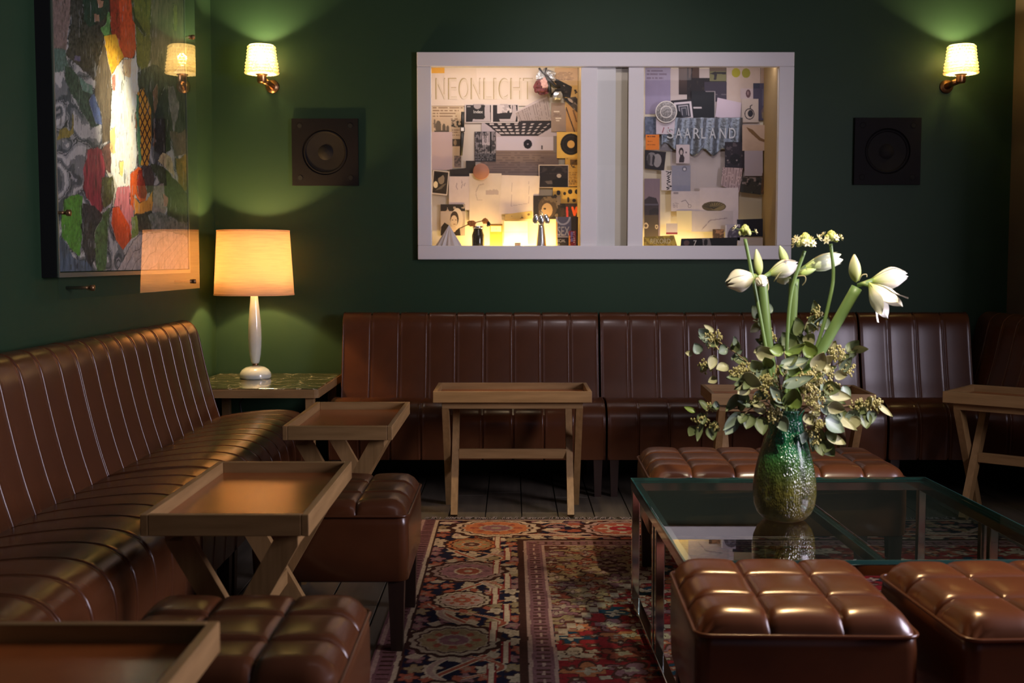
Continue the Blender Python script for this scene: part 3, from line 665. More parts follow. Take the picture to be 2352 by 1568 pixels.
m_ = inpoly(gx, gy, [(315, 212), (330, 200), (346, 250), (347, 330), (340, 384), (322, 380), (314, 320)]) & (d1 | d2)
Cc = np.where(m_[..., None], L3(78, 48, 40), Cc)
pp([(313, 220), (318, 220), (322, 330), (324, 380), (318, 378), (314, 320)], (86, 134, 96), .3)
pp([(130, 322), (138, 300), (150, 290), (160, 300), (166, 292), (168, 254), (171, 262), (169, 306), (156, 318), (140, 318)], (134, 116, 44), .4)
pp([(200, 344), (222, 336), (242, 346), (240, 440), (234, 486), (222, 494), (208, 470), (190, 432), (192, 390)], (150, 44, 60), .9, streak=True)
pp([(236, 340), (252, 330), (256, 392), (244, 396)], (98, 64, 54), .5)
pp([(242, 386), (258, 398), (268, 430), (266, 474), (258, 476), (260, 428)], (200, 192, 172), .3)
pp([(236, 408), (258, 404), (262, 440), (254, 470), (238, 480), (232, 452)], (82, 84, 44), .8)
pp([(148, 462), (166, 446), (190, 452), (190, 522), (184, 590), (166, 574), (140, 540), (142, 500)], (82, 140, 44), .5)
pp([(190, 466), (214, 472), (234, 494), (224, 540), (216, 600), (204, 622), (188, 560)], (50, 48, 52), 1.1)
pp([(216, 540), (236, 490), (252, 480), (248, 560), (242, 622), (222, 622)], (76, 108, 58), .8)
pp([(132, 540), (150, 556), (172, 596), (200, 600), (216, 628), (128, 632)], (80, 92, 108), .9, streak=True)
pp([(268, 434), (296, 424), (304, 456), (306, 506), (298, 536), (276, 500), (262, 474)], (206, 118, 122), .35, streak=True)
pp([(258, 478), (274, 474), (296, 516), (303, 546), (282, 572), (266, 552), (255, 512)], (220, 76, 30), .2, .5)
pp([(298, 400), (316, 384), (338, 392), (340, 430), (334, 462), (322, 466), (310, 446), (307, 486), (300, 470)], (216, 92, 38), .2, .5)
pp([(318, 392), (338, 392), (340, 430), (333, 458), (320, 454), (314, 424)], (150, 44, 34), .4, .5)
pp([(308, 450), (320, 470), (338, 462), (351, 436), (350, 486), (330, 494), (308, 494)], (226, 146, 56), .2)
pp([(326, 384), (348, 376), (354, 410), (350, 440), (338, 446)], (78, 60, 62), .8)
pp([(306, 494), (350, 484), (352, 530), (330, 534), (308, 530)], (58, 50, 44), .9); pp([(300, 500), (314, 498), (318, 540), (302, 546)], (120, 134, 62), .4)
pp([(362, 366), (374, 354), (392, 360), (402, 404), (388, 398)], (196, 174, 132), .4); pp([(404, 362), (430, 356), (430, 436), (410, 440)], (138, 108, 46), .5)
pp([(344, 376), (360, 372), (388, 398), (412, 420), (430, 446), (430, 520), (384, 494), (378, 440)], (54, 66, 48), .7)
pp([(352, 430), (376, 424), (384, 462), (374, 500), (350, 482)], (160, 142, 132), .5); pp([(376, 446), (386, 452), (382, 476), (374, 474)], (196, 130, 118), .2)
pp([(340, 494), (362, 486), (396, 506), (432, 512), (432, 542), (384, 536), (350, 540)], (112, 112, 108), .9)
pp([(268, 628), (288, 584), (306, 552), (330, 536), (384, 532), (434, 542), (436, 628)], (188, 172, 166), .35)
lines = np.abs(np.sin(sx_/6+sy_/9)) < 0.10
Cc = np.where((lines & inpoly(gx, gy, [(268, 628), (300, 560), (330, 538), (434, 542), (436, 628)]))[..., None], L3(110, 96, 92), Cc)
Cc = np.clip(Cc*1.15*(0.74+0.58*fbm(gx/2.2, gy/18))[..., None], 0, 0.9)
k = (fbm(gx/3+80, gy/34+5) > 0.66)[..., None]; Cc = np.where(k, Cc*0.45, Cc); k = (fbm(gx/2.6+180, gy/40+55) > 0.68)[..., None]; Cc = np.where(k, Cc*0.6+0.18, Cc)
P = np.stack([np.full(gx.shape, 0.056), Yg-(PY0+PY1)/2, Zg-PZ0], -1)
obj('canvas', grid_mesh('canvas', P, M['paint'], Cc, skirt=(-0.01, 0, 0)), pt)
fw, fh = PY1-PY0, PZ1-PZ0
b = MB().box((0.0275, 0, 0.006), (0.055, fw, 0.012)).box((0.0275, 0, fh-0.006), (0.055, fw, 0.012))
for s in (-1, 1): b.box((0.0275, s*(fw/2-0.006), fh/2), (0.055, 0.012, fh-0.024))
b.build('frame', M['black_metal'], pt)
b = MB().box((0.0575, 0, 0.008), (0.005, fw, 0.016)).box((0.0575, 0, fh-0.008), (0.005, fw, 0.016))
for s in (-1, 1): b.box((0.0575, s*(fw/2-0.005), fh/2), (0.005, 0.010, fh-0.032))
b.build('frame_edge', M['silver_edge'], pt)
AX = 0.085; ay0, ay1 = 3.865-(PY0+PY1)/2, 5.615-(PY0+PY1)/2; az0 = -0.075
MB().box((AX, (ay0+ay1)/2, (az0+1.62)/2), (0.006, ay1-ay0, 1.62-az0), bev=0.001).build('acrylic_sheet', M['acrylic'], pt)
for y, z in ((3.955, 1.315-PZ0), (5.50, 1.055-PZ0), (5.555, 2.21-PZ0), (4.16, 1.055-PZ0), (3.955, 2.3-PZ0)):
    yy = y-(PY0+PY1)/2
    bt = MB().tube([(0, yy, z), (AX+0.004, yy, z)], 0.006, 12).build('standoff_bolt', M['brass'], pt)
    MB().tube([(AX+0.003, yy, z), (AX+0.016, yy, z)], 0.011, 14).build('bolt_head', M['brass'], bt)

# ------------------------------------------------------------------ Persian rug
FX0, FX1, RY0, RY1 = -0.405, 2.05, 1.2, 5.075
xs = np.r_[np.arange(FX0, 0.62, 0.0036), np.arange(0.62, FX1, 0.009)]
ys = np.r_[np.arange(RY0, 2.7, 0.010), np.arange(2.7, RY1, 0.0045), [RY1]]
X, Y = np.meshgrid(xs, ys)
Xq = np.round(X/0.0036)*0.0036; Yq = np.round(Y/0.0045)*0.0045
hsh = lambda a, c: np.mod(np.sin(a*127.1+c*311.7)*43758.5453, 1.0)
navy, cream, rust, red, mauve, beige, orange, pale, teal, brown = [L3(*c) for c in ((30, 26, 44), (200, 170, 140), (158, 80, 58), (150, 40, 40), (140, 92, 92), (150, 122, 86), (190, 112, 70), (174, 136, 120), (34, 56, 68), (92, 52, 40))]
C = np.zeros(X.shape+(3,)); C[:] = navy
def put(m, c): C[m] = c
wob = 0.010*(fbm(Xq*9, Yq*9)-0.45)
dx = Xq-FX0+wob; dyf = RY1-Yq+0.055+wob; dxr = FX1-Xq+wob
far = dyf < dx; dd = np.minimum(dx, dyf); sa = np.where(far, Xq, Yq); ta = dd
# main border filling: medallions, palmettes, vines and scattered florets
cell = 0.075; ci = np.floor(sa/cell); cj = np.floor(ta/cell); jx = (hsh(ci, cj)-0.5)*0.03; jy = (hsh(cj+9, ci)-0.5)*0.03
ru = (sa-(ci+0.5)*cell-jx)/0.033; rv = (ta-(cj+0.5)*cell-jy)/0.026; ang = np.arctan2(rv, ru); rr = np.hypot(ru, rv)/(1+0.28*np.cos(5*ang+6*hsh(ci, cj+3)))
pick = hsh(ci+5, cj+7)[..., None]; fc = np.where(pick < .25, rust, np.where(pick < .5, cream*0.85, np.where(pick < .75, mauve, beige)))
bz = (ta > 0.085) & (ta < 0.425)
m = bz & (rr < 1.0); C[m] = fc[m]; put(bz & (rr < 1.22) & (rr > 0.98), brown*0.6); m = bz & (rr < 0.45); C[m] = (fc*0.45+cream*0.3)[m]
for ph, amp, pr in ((0.0, 0.105, 0.80), (0.4, 0.085, 0.53), (0.9, 0.12, 0.40)):
    v = ta-0.255-amp*np.sin(2*PI*(sa+ph)/pr); put(bz & (np.abs(v) < 0.010), rust if ph != 0.4 else pale); put(bz & (np.abs(np.abs(v)-0.012) < 0.0035), cream*0.9)
med = [(-0.178, 3.43, .135, 0), (-0.165, 4.21, .130, 1), (-0.170, 3.845, .095, 2), (-0.165, 4.615, .10, 3), (-0.19, 2.98, .10, 2), (-0.17, 2.55, .135, 0),
       (-0.07, 4.905, .155, 4), (0.47, 4.895, .14, 5), (0.98, 4.9, .15, 4), (1.5, 4.9, .14, 5)]
for cx, cy, r_, t in med:
    ax_ = 1.18 if t in (4, 5) else 1.0
    u = (Xq-cx)/r_/ax_; v = (Yq-cy)/r_; a = np.arctan2(v, u); q = np.hypot(u, v)/(1+0.045*np.cos(14*a))
    put((q < 1.14) & (q > 1.0), brown*0.5); put(q < 1.0, (cream*0.72, pale*0.72, cream*0.8, orange*0.8, cream, pale)[t]); put((q < 0.86) & (q > 0.80), brown*0.7)
    put(q < 0.76, (beige, mauve, pale, beige, orange, rust)[t]); put((q < 0.60) & (np.cos(8*a) > 0.2), (rust, mauve*0.7, rust, orange, rust, cream*.8)[t])
    put(q < 0.40, cream*0.7); put(q < 0.33, (mauve, rust*0.7, rust, brown, mauve, red)[t]); put(q < 0.12, cream*0.6)
    m = (q < 1.45) & (q > 1.14) & (np.cos(9*a+1) > 0.55); put(m, (cream*0.8, cream*.7, rust, cream*.8, cream, rust)[t])
# cream bracket line along the border
st = np.where((np.floor(sa/0.19) % 2) > 0, 0.385, 0.345); put(bz & (np.abs(ta-st) < 0.0085), cream); put(bz & (np.abs(ta-st) > 0.0085) & (np.abs(ta-st) < 0.013), red*0.7)
# guards
put(dd < 0.085, mauve*0.72); put((dd < 0.068) & (dd > 0.018) & ((np.floor(sa/0.012) % 3) == 0) & (np.abs(dd-0.042) < 0.018), brown*0.6)
put(np.abs(dd-0.010) < 0.006, pale); put(np.abs(dd-0.072) < 0.007, cream*0.9); put(np.abs(dd-0.083) < 0.004, brown*0.5)
put((dd > 0.425) & (dd < 0.452), brown*0.55); put(np.abs(dd-0.456) < 0.006, pale*0.9)
g = (dd > 0.462) & (dd < 0.525); put(g, mauve*0.8); put(g & (np.abs(dd-0.493) < 0.020) & (((np.floor(sa/0.011)) % 3) == 0), brown*0.75)
put(g & (np.abs(dd-0.493) < 0.004) & (((np.floor(sa/0.011)) % 6) > 2), pale); put(np.abs(dd-0.529) < 0.0055, pale)
# field: pale corner spandrel, red ground, navy medallion
f = dd > 0.535
bd = 3.36+(np.round((Xq-0.10)/0.028)*0.028)*2.0
spd = f & (Yq > bd); redz = f & ~spd
put(spd, beige*1.0); put(redz, red*0.85)
def florets(mask, cellw, cols, sz, seed):
    ci = np.floor(Xq/cellw); cj = np.floor(Yq/cellw); ox = (hsh(ci+seed, cj)-.5)*cellw*.4; oy = (hsh(cj+seed, ci)-.5)*cellw*.4
    u = (Xq-(ci+.5)*cellw-ox)/sz; v = (Yq-(cj+.5)*cellw-oy)/(sz*0.8); a = np.arctan2(v, u); q = (np.abs(u)+np.abs(v))*0.75/(1+0.35*np.cos(4*a+3*hsh(ci, cj+seed)))
    pk = hsh(ci+seed*2, cj+1)
    for k_, c_ in enumerate(cols):
        m_ = mask & (q < 1) & (np.floor(pk*len(cols)) == k_); C[m_] = c_
    put(mask & (q < 1.25) & (q > 1.0), brown*0.7); put(mask & (q < 0.4), cream*0.7)
florets(spd, 0.11, (rust*0.8, mauve*0.9, orange*0.75, brown, beige*1.2), 0.045, 3); florets(spd, 0.062, (rust*0.7, pale*0.8, mauve*0.7), 0.016, 8)
florets(redz, 0.13, (cream*0.85, rust, mauve, orange*0.8, teal), 0.055, 5); florets(redz, 0.07, (cream*0.8, rust, brown), 0.018, 11)
for o_ in (0.0, 0.045): put(f & (np.abs(Yq-bd-0.03-o_) < 0.013), (cream*0.75 if o_ == 0 else brown)); put(f & (np.abs(Yq-bd-0.055) < 0.012), cream*0.6)
dm = np.abs(np.round((Xq-0.86)/0.03)*0.03)/0.52+np.abs(Yq-2.86)/0.50
put(f & (dm < 1.10) & (dm > 1.0), cream*0.75); put(f & (dm < 1.18) & (dm > 1.10), mauve); mm = f & (dm < 1.0); put(mm, navy)
florets(mm, 0.12, (rust, cream*0.8, mauve, orange*0.8), 0.05, 21)
C *= (0.82+0.36*fbm(Xq*240, Yq*60, 2))[..., None]; C *= (0.86+0.3*fbm(Xq*2.5, Yq*2.5))[..., None]
Zr = 0.003+0.003*fbm(X*3, Y*3)*np.clip((RY1-Y)/0.1, 0.1, 1)
rug = obj('persian_rug', grid_mesh('persian_rug', np.stack([X, Y, Zr], -1), M['rug'], C, skirt=(0, 0, -0.0029)))
tag(rug, 'worn patterned oriental rug in navy, rust and cream on the dark floor', 'rug')
b = MB()
for i in range(420):
    x = FX0+0.01+random.random()*(FX1-FX0-0.02); l = random.uniform(0.015, 0.045); a = random.uniform(-0.8, 0.8)
    b.tube([(x, RY1-0.004, 0.006), (x+l*0.5*a, RY1+l*0.5, 0.010), (x+l*a, RY1+l, 0.003)], 0.0016, 4)
fr = b.build('fringe', mat('rug_fringe', (0.20, 0.15, 0.13), 0.9), rug); fr['kind'] = 'stuff'

# ------------------------------------------------------------------ display case let into the back wall
CB = 6.60                                                     # back board of the case
dc = empty('display_case', (0.5, YW, 1.71), 0, 'white-framed recessed display case full of clippings on the green wall', 'display case')
def cw(x, y, z): return (x-0.5, y-YW, z-1.71)                 # world -> case coordinates
fo = [atY(x, y, YW-0.03) for x, y in ((958, 120), (1824, 120), (1814, 597), (959, 597))]
ox0, ox1, oz0, oz1 = -0.506, 1.500, 1.160, 2.258
ix0, ix1, iz0, iz1 = -0.431, 1.420, 1.234, 2.182
for nm, x0, x1, z0, z1 in (('t', ox0, ox1, iz1, oz1), ('b', ox0, ox1, oz0, iz0), ('l', ox0, ix0, iz0, iz1), ('r', ix1, ox1, iz0, iz1)):
    MB().box(cw((x0+x1)/2, YW-0.018, (z0+z1)/2), (x1-x0, 0.040, z1-z0), bev=0.004).build('frame_rail', M['white_paint'], dc)
dv = [(0.369, 0.455), (0.622, 0.703)]
for x0, x1 in dv:
    MB().box(cw((x0+x1)/2, YW-0.008, (iz0+iz1)/2), (x1-x0, 0.020, iz1-iz0), bev=0.001).build('divider_post', M['white_paint'], dc)
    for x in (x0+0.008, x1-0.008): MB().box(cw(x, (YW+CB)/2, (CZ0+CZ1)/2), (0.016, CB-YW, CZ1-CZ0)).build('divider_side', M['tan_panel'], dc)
MB().box(cw((CX0+CX1)/2, CB+0.01, (CZ0+CZ1)/2), (CX1-CX0, 0.02, CZ1-CZ0)).build('back_board', M['cream_panel'], dc)
MB().box(cw((CX0+CX1)/2, (YW+CB)/2, CZ0+0.006), (CX1-CX0, CB-YW, 0.012)).build('case_floor', M['white_paint'], dc)
MB().box(cw((CX0+CX1)/2, (YW+CB)/2, CZ1-0.006), (CX1-CX0, CB-YW, 0.012)).build('case_ceiling', M['white_paint'], dc)
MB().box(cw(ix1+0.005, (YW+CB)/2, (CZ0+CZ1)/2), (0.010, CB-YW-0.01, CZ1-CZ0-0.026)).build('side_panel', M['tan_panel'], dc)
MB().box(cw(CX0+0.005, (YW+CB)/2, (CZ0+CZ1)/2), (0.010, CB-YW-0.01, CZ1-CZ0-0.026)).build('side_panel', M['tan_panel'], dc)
for x0, x1 in ((ix0-0.004, dv[0][0]+0.004), (dv[0][1]-0.004, dv[1][0]+0.004), (dv[1][1]-0.004, ix1+0.004)):
    MB().box(cw((x0+x1)/2, YW-0.004, (iz0+iz1)/2), (x1-x0, 0.004, iz1-iz0+0.008)).build('glass_pane', M['case_glass'], dc)
MB().box(cw(0.50, YW+0.010, (iz0+iz1)/2), (0.110, 0.020, iz1-iz0)).build('blank_panel', M['white_paint'], dc)
MB().box(cw(0.59, YW+0.045, (iz0+iz1)/2), (0.075, 0.010, iz1-iz0)).build('recess_panel', M['cream_panel'], dc)
# the case's own strip lights, tucked behind the lower and upper frame lips
light('case_strip_left', 'AREA', (0.03, CB-0.13, CZ0+0.030), 5.5, (1.0, 0.66, 0.20), aim=(0.03, CB-0.02, CZ0+0.30), size=0.50, size_y=0.03)
light('case_strip_right', 'AREA', (0.92, CB-0.13, CZ0+0.030), 0.9, (1.0, 0.70, 0.26), aim=(0.92, CB-0.02, CZ0+0.30), size=0.35, size_y=0.03)
light('case_strip_top_left', 'AREA', (-0.06, YW+0.06, CZ1-0.03), 2.4, (1.0, 0.86, 0.84), aim=(-0.06, CB, 1.6), size=0.8, size_y=0.03)
light('case_strip_top_right', 'AREA', (1.06, YW+0.06, CZ1-0.03), 1.3, (0.95, 0.84, 0.90), aim=(1.06, CB, 1.6), size=0.7, size_y=0.03)
for x0, x1, y, z in ((-0.24, 0.30, CB-0.115, CZ0+0.012), (0.74, 1.10, CB-0.115, CZ0+0.012)):
    MB().box(cw((x0+x1)/2, y+0.02, z+0.004), (x1-x0, 0.02, 0.008)).build('light_strip', mat('led_strip', (1, .8, .4), 0.5, emit=((1.0, 0.66, 0.22), 10)), dc)

# --- pieces pinned on the board -------------------------------------------------
layer = [0]
def sheet(name, label, cat, q, base, ops=(), group=None, Yp=None, res=2.0, th=0.0008, tex=0.06):
    """flat printed sheet. q: (x0,y0,x1,y1) or four corners in photograph pixels, read on the board plane"""
    layer[0] += 1
    Yb = (CB-0.001-layer[0]*0.0009) if Yp is None else Yp
    if len(q) == 4 and not hasattr(q[0], '__len__'): q = [(q[0], q[1]), (q[2], q[1]), (q[2], q[3]), (q[0], q[3])]
    c = [atY(x, y, Yb) for x, y in q]
    wpx = max(abs(q[1][0]-q[0][0]), abs(q[2][0]-q[3][0])); hpx = max(abs(q[3][1]-q[0][1]), abs(q[2][1]-q[1][1]))
    n = int(np.clip(wpx/res*1.6, 2, 110)) if ops else 2; m = int(np.clip(hpx/res*1.6, 2, 110)) if ops else 2
    u, v = np.meshgrid(np.linspace(0, 1, n), np.linspace(0, 1, m))
    A = [np.array(p) for p in c]; ctr = sum(A)/4
    P = ((1-u)*(1-v))[..., None]*A[0]+(u*(1-v))[..., None]*A[1]+(u*v)[..., None]*A[2]+((1-u)*v)[..., None]*A[3]-ctr
    K = np.ones(u.shape+(3,))*L3(*base)
    K *= (1+tex*(fbm(u*9+layer[0], v*9)-0.45)*2)[..., None]
    asp = hpx/max(wpx, 1)
    for op in ops:
        t = op[0]
        if t == 'rect': mk = (u >= op[1]) & (u <= op[3]) & (v >= op[2]) & (v <= op[4]); col = op[5]
        elif t == 'ell': mk = ((u-op[1])/op[3])**2+((v-op[2])/op[4])**2 < 1; col = op[5]
        elif t == 'ring': qq = ((u-op[1])/op[3])**2+((v-op[2])/op[4])**2; mk = (qq < 1) & (qq > op[5]**2); col = op[6]
        elif t == 'poly': mk = inpoly(u, v, op[1]); col = op[2]
        elif t == 'text':   # unreadably small print: x0,y0,x1,y1,lines,colour
            x0, y0, x1, y1, nl, col = op[1:7]; fl = (v-y0)/(y1-y0)*nl
            mk = (u > x0) & (u < x1) & (v > y0) & (v < y1) & ((fl % 1) < 0.5) & (hsh(np.floor(fl)+layer[0], np.floor(u*26)) > 0.22) & (u < x1-(x1-x0)*0.3*hsh(np.floor(fl), np.floor(fl)*0+layer[0]))
        elif t == 'blot':   # photographic mottling: x0,y0,x1,y1,scale,thr,colour
            x0, y0, x1, y1, sc_, thr, col = op[1:8]; mk = (u > x0) & (u < x1) & (v > y0) & (v < y1) & (fbm(u*sc_+layer[0]*3, v*sc_*asp) > thr)
        elif t == 'line':   # polyline with thickness
            pts, wd, col = op[1:4]; mk = np.zeros(u.shape, bool)
            for (a0, b0), (a1, b1) in zip(pts[:-1], pts[1:]):
                ex, ey = a1-a0, (b1-b0)*asp; l2 = ex*ex+ey*ey+1e-9; tt = np.clip(((u-a0)*ex+(v-b0)*asp*ey)/l2, 0, 1)
                mk |= np.hypot(u-a0-tt*ex, (v-b0)*asp-tt*ey) < wd
        elif t == 'vstripe': mk = ((u*op[1]) % 1 < op[2]) & (hsh(np.floor(u*op[1]), np.floor(v*14)) > 0.25); col = op[3]
        elif t == 'grad':
            K = K*(1-v[..., None])+L3(*op[1])*v[..., None]; continue
        K[mk] = L3(*col)
    o = obj(name, grid_mesh(name, P, M['print'], K, skirt=(0, th, 0)), None, ctr); tag(o, label, cat, group); return o
PAPER = (205, 190, 180); LIL = (196, 184, 192); GR = 'papers and photographs pinned up in the display case'
DK = (34, 31, 34); BK = (16, 15, 18); GY = (120, 114, 114)
S = lambda *a, **k: sheet(*a, group=GR, **k)
# left compartment, back to front
S('paper_sheet', 'large pale sheet covering the lower middle of left case compartment', 'paper', (1062, 250, 1240, 470), (212, 196, 180))
S('newspaper_clipping', 'lined newspaper strip under the letter N of the lettering poster', 'clipping', (992, 243, 1066, 306), (206, 182, 150), [('text', .02, .05, .98, .55, 5, (140, 112, 86))])
S('cactus_clipping', 'clipping with grey cactus shapes beside the black wristwatch', 'clipping', (993, 270, 1036, 304), (198, 172, 142), [('ell', .32, .62, .16, .42, (104, 92, 76)), ('ell', .12, .40, .06, .3, (120, 104, 86)), ('ell', .62, .70, .09, .3, (98, 86, 70)), ('ell', .82, .76, .08, .24, (104, 92, 76)), ('rect', .1, .85, .9, 1, (92, 80, 66))])
S('photo_strip', 'narrow strip of small photos tucked left of the wristwatch', 'photo', (1036, 275, 1060, 386), (186, 162, 136), [('blot', 0, 0, 1, .16, 5, .42, (58, 54, 44)), ('text', .1, .2, .9, .35, 3, (130, 108, 90)), ('rect', .05, .40, .95, .55, (66, 58, 50)), ('ell', .4, .47, .14, .06, (150, 126, 100)), ('rect', .3, .74, .98, .98, (128, 108, 96)), ('blot', .3, .74, .98, .98, 8, .5, (84, 72, 66))])
S('paper_sheet', 'blank pinkish sheet at the left edge of the display case', 'paper', (991, 303, 1039, 390), (196, 172, 170))
S('lettering_poster', 'cream poster with large embossed capital letters in the case', 'poster', (991, 157, 1250, 243), (214, 196, 178))
poster = [o for o in bpy.data.objects if o.name.startswith('lettering_poster')][0]
lshade = mat('embossed_letter_shade', (0.36, 0.27, 0.12), 0.6); lface = mat('embossed_letter_face', lin((206, 188, 166)), 0.6)
for ch, xa, xb in (('N', 1000, 1023), ('E', 1029, 1049), ('O', 1053, 1077), ('N', 1081, 1104), ('L', 1110, 1129), ('I', 1133, 1140), ('C', 1145, 1166), ('H', 1172, 1197), ('T', 1201, 1224)):
    a = atY(xa, 179, poster.location.y); c = atY(xb, 228, poster.location.y)
    obj('letter', text_mesh(ch, lshade, c.x-a.x, a.z-c.z, 0.0012), poster, ((a.x+c.x)/2-poster.location.x, -0.0002, (a.z+c.z)/2-poster.location.z))  # offset tan copy paints the shade around each embossed face
    obj('letter_face', text_mesh(ch, lface, (c.x-a.x)*0.93, (a.z-c.z)*0.965, 0.0012), poster, ((a.x+c.x)/2-poster.location.x+0.004, -0.0006, (a.z+c.z)/2-poster.location.z-0.003))
S('tape_piece', 'piece of yellow tape in the top left corner of the case', 'tape', (991, 155, 1021, 168), (222, 166, 66))
S('hall_print', 'print of an empty hall with dark coffered ceiling in the case', 'print', (1106, 277, 1283, 402), (178, 164, 168), [
    ('rect', 0, .55, 1, 1, (124, 104, 96)), ('text', 0, .58, 1, .98, 9, (108, 90, 84)), ('rect', .20, .30, .93, .55, (190, 178, 188)), ('rect', .93, .28, 1, .58, (120, 108, 104)),
    ('poly', [(.02, .02), (.92, 0), (.92, .12), (.73, .28), (.26, .28)], (44, 38, 40))]
    + [('poly', [(.10+.11*i+.022*(j)*(3.6-i)*.5, .05+.055*j), (.16+.105*i+.022*j*(3.6-i)*.5, .05+.055*j), (.165+.10*i+.024*j*(3.6-i)*.5, .075+.055*j), (.11+.105*i+.024*j*(3.6-i)*.5, .075+.055*j)], (190, 176, 172)) for i in range(8) for j in range(4)]
    + [('ell', .60, .43, .055, .085, (26, 22, 30)), ('ell', .60, .43, .008, .012, (150, 140, 150)), ('rect', .775, .45, .79, .53, (60, 54, 60))], res=1.4)
S('forest_photo', 'dark photo of bare trees, left of the hall print', 'photo', (1090, 302, 1139, 371), (62, 58, 62), [('blot', 0, 0, 1, .8, 9, .46, (128, 120, 124)), ('blot', .35, 0, .75, .45, 4, .38, (172, 160, 164)), ('rect', .72, 0, .77, 1, (18, 16, 20)), ('rect', .0, .72, 1, 1, (44, 42, 48)), ('text', 0, .74, 1, .98, 5, (120, 116, 124)), ('vstripe', 9, .18, (40, 38, 42))], res=1.4)
S('television_photo', 'left one of two black and white photos, reading Index', 'photo', (1068, 239, 1130, 282), (206, 192, 186), [('rect', .03, .05, .97, .96, (42, 38, 40)), ('ell', .5, .02, .2, .32, (150, 140, 140)), ('poly', [(.74, .04), (.92, .04), (.95, .94), (.28, .94), (.28, .80), (.70, .82)], (176, 164, 164)), ('poly', [(.12, .04), (.70, .04), (.74, .76), (.3, .78), (.28, .9), (.05, .94), (.04, .3)], (40, 37, 38)), ('ell', .46, .10, .14, .16, (160, 148, 146)), ('rect', .07, .1, .2, .17, (150, 140, 136))], res=1.3)
tvp = [o for o in bpy.data.objects if o.name == 'television_photo'][0]
a = atY(1088, 253, tvp.location.y); c = atY(1109, 260, tvp.location.y)
obj('lettering', text_mesh('Index', M['white_card'], c.x-a.x, a.z-c.z, 0.0006), tvp, ((a.x+c.x)/2-tvp.location.x, -0.0002, (a.z+c.z)/2-tvp.location.z))
S('hand_photo', 'right one of two black and white photos, without lettering', 'photo', (1130, 239, 1191, 282), (206, 192, 186), [('rect', .03, .05, .97, .96, (40, 36, 38)), ('poly', [(.78, .05), (.90, .08), (.94, .5), (.88, .94), (.3, .94), (.28, .80), (.68, .80), (.76, .5)], (178, 164, 162)), ('ell', .45, .2, .2, .26, (168, 156, 154)), ('blot', .2, .05, .75, .5, 5, .5, (200, 186, 182)), ('poly', [(.2, .5), (.7, .45), (.7, .78), (.26, .78)], (44, 40, 42))], res=1.3)
S('facade_print', 'tilted grey print of a ribbed facade under the foil bouquet', 'print', [(1183, 257), (1257, 216), (1267, 277), (1192, 277)], (160, 144, 138), [('vstripe', 15, .14, (98, 84, 80)), ('poly', [(0, 0), (1, 0), (1, .12), (0, .12)], (188, 172, 168))], res=1.4)
S('grey_print', 'grey print with white caption lines right of the facade print', 'print', (1266, 236, 1312, 302), (150, 128, 112), [('rect', .12, .28, .42, .32, (214, 198, 178)), ('rect', .2, .52, .5, .55, (214, 198, 178)), ('rect', .24, .60, .4, .63, (210, 192, 172)), ('text', .1, .36, .5, .5, 4, (120, 100, 88))])
S('text_sheet', 'typed yellowish sheet in upper right of left compartment', 'paper', (1274, 156, 1334, 204), (208, 172, 126), [('text', .12, .2, .8, .62, 8, (150, 116, 84))])
S('dotted_sheet', 'yellow sheet with dark dots below the typed sheet', 'paper', (1298, 196, 1334, 250), (196, 158, 94), [('blot', .4, .1, 1, .5, 6, .60, (52, 44, 34))])
S('pencil_sheet', 'tan sheet crossed by a dark pencil line near the record', 'paper', (1300, 240, 1333, 306), (182, 136, 82), [('line', [(.0, .1), (.6, .95)], .04, (60, 46, 38)), ('line', [(.5, .2), (.75, .6)], .05, (112, 78, 52))])
S('film_clipping', 'black ragged film clipping beside the foil bouquet', 'clipping', [(1262, 178), (1276, 180), (1312, 198), (1310, 222)], (30, 27, 26), [('poly', [(.55, .5), (.7, .7), (.5, .62)], (170, 150, 140))])
S('film_negative', 'black rectangular film negative right of the foil bouquet', 'clipping', [(1284, 198), (1314, 199), (1310, 224), (1264, 218)], (36, 32, 32), [('blot', .5, 0, 1, .6, 6, .52, (70, 62, 58))])
S('camera_clipping', 'cut-out picture of a small camera above the record', 'clipping', [(1292, 226), (1322, 222), (1334, 236), (1330, 262)], (74, 64, 54), [('rect', .1, 0, .45, .45, (28, 26, 28)), ('ell', .4, .22, .12, .2, (170, 150, 132)), ('ell', .76, .45, .2, .3, (46, 40, 36)), ('blot', .0, .45, .6, 1, 6, .48, (130, 116, 104))], res=1.3)
S('record_sleeve', 'yellow sleeve with a black vinyl record at the divider', 'record', (1279, 303, 1334, 363), (220, 178, 92), [('ell', .59, .47, .44, .41, (36, 32, 32)), ('ring', .59, .47, .34, .32, .94, (58, 52, 48)), ('ell', .59, .47, .155, .145, (212, 164, 92))], res=1.2)
S('newsprint_sheet', 'yellow newsprint with dark headline below the record', 'clipping', (1298, 363, 1334, 428), (192, 150, 74), [('text', .05, .5, .95, .95, 9, (110, 82, 44)), ('rect', .3, .05, .95, .24, (98, 72, 44)), ('blot', .0, .0, 1, .35, 6, .52, (70, 54, 36))])
S('night_photo', 'dark photo with one small bright lamp glow in the case', 'photo', (1237, 378, 1306, 431), (196, 178, 168), [('rect', .03, .04, .98, .97, (38, 33, 38)), ('blot', .05, .05, .95, .4, 6, .52, (62, 54, 58)), ('ell', .68, .48, .075, .09, (176, 164, 162)), ('poly', [(.46, .66), (.62, .58), (.98, .6), (.98, .97), (.46, .97)], (24, 22, 26)), ('poly', [(.2, .72), (.45, .68), (.46, .84), (.3, .84)], (92, 84, 88))], res=1.4)
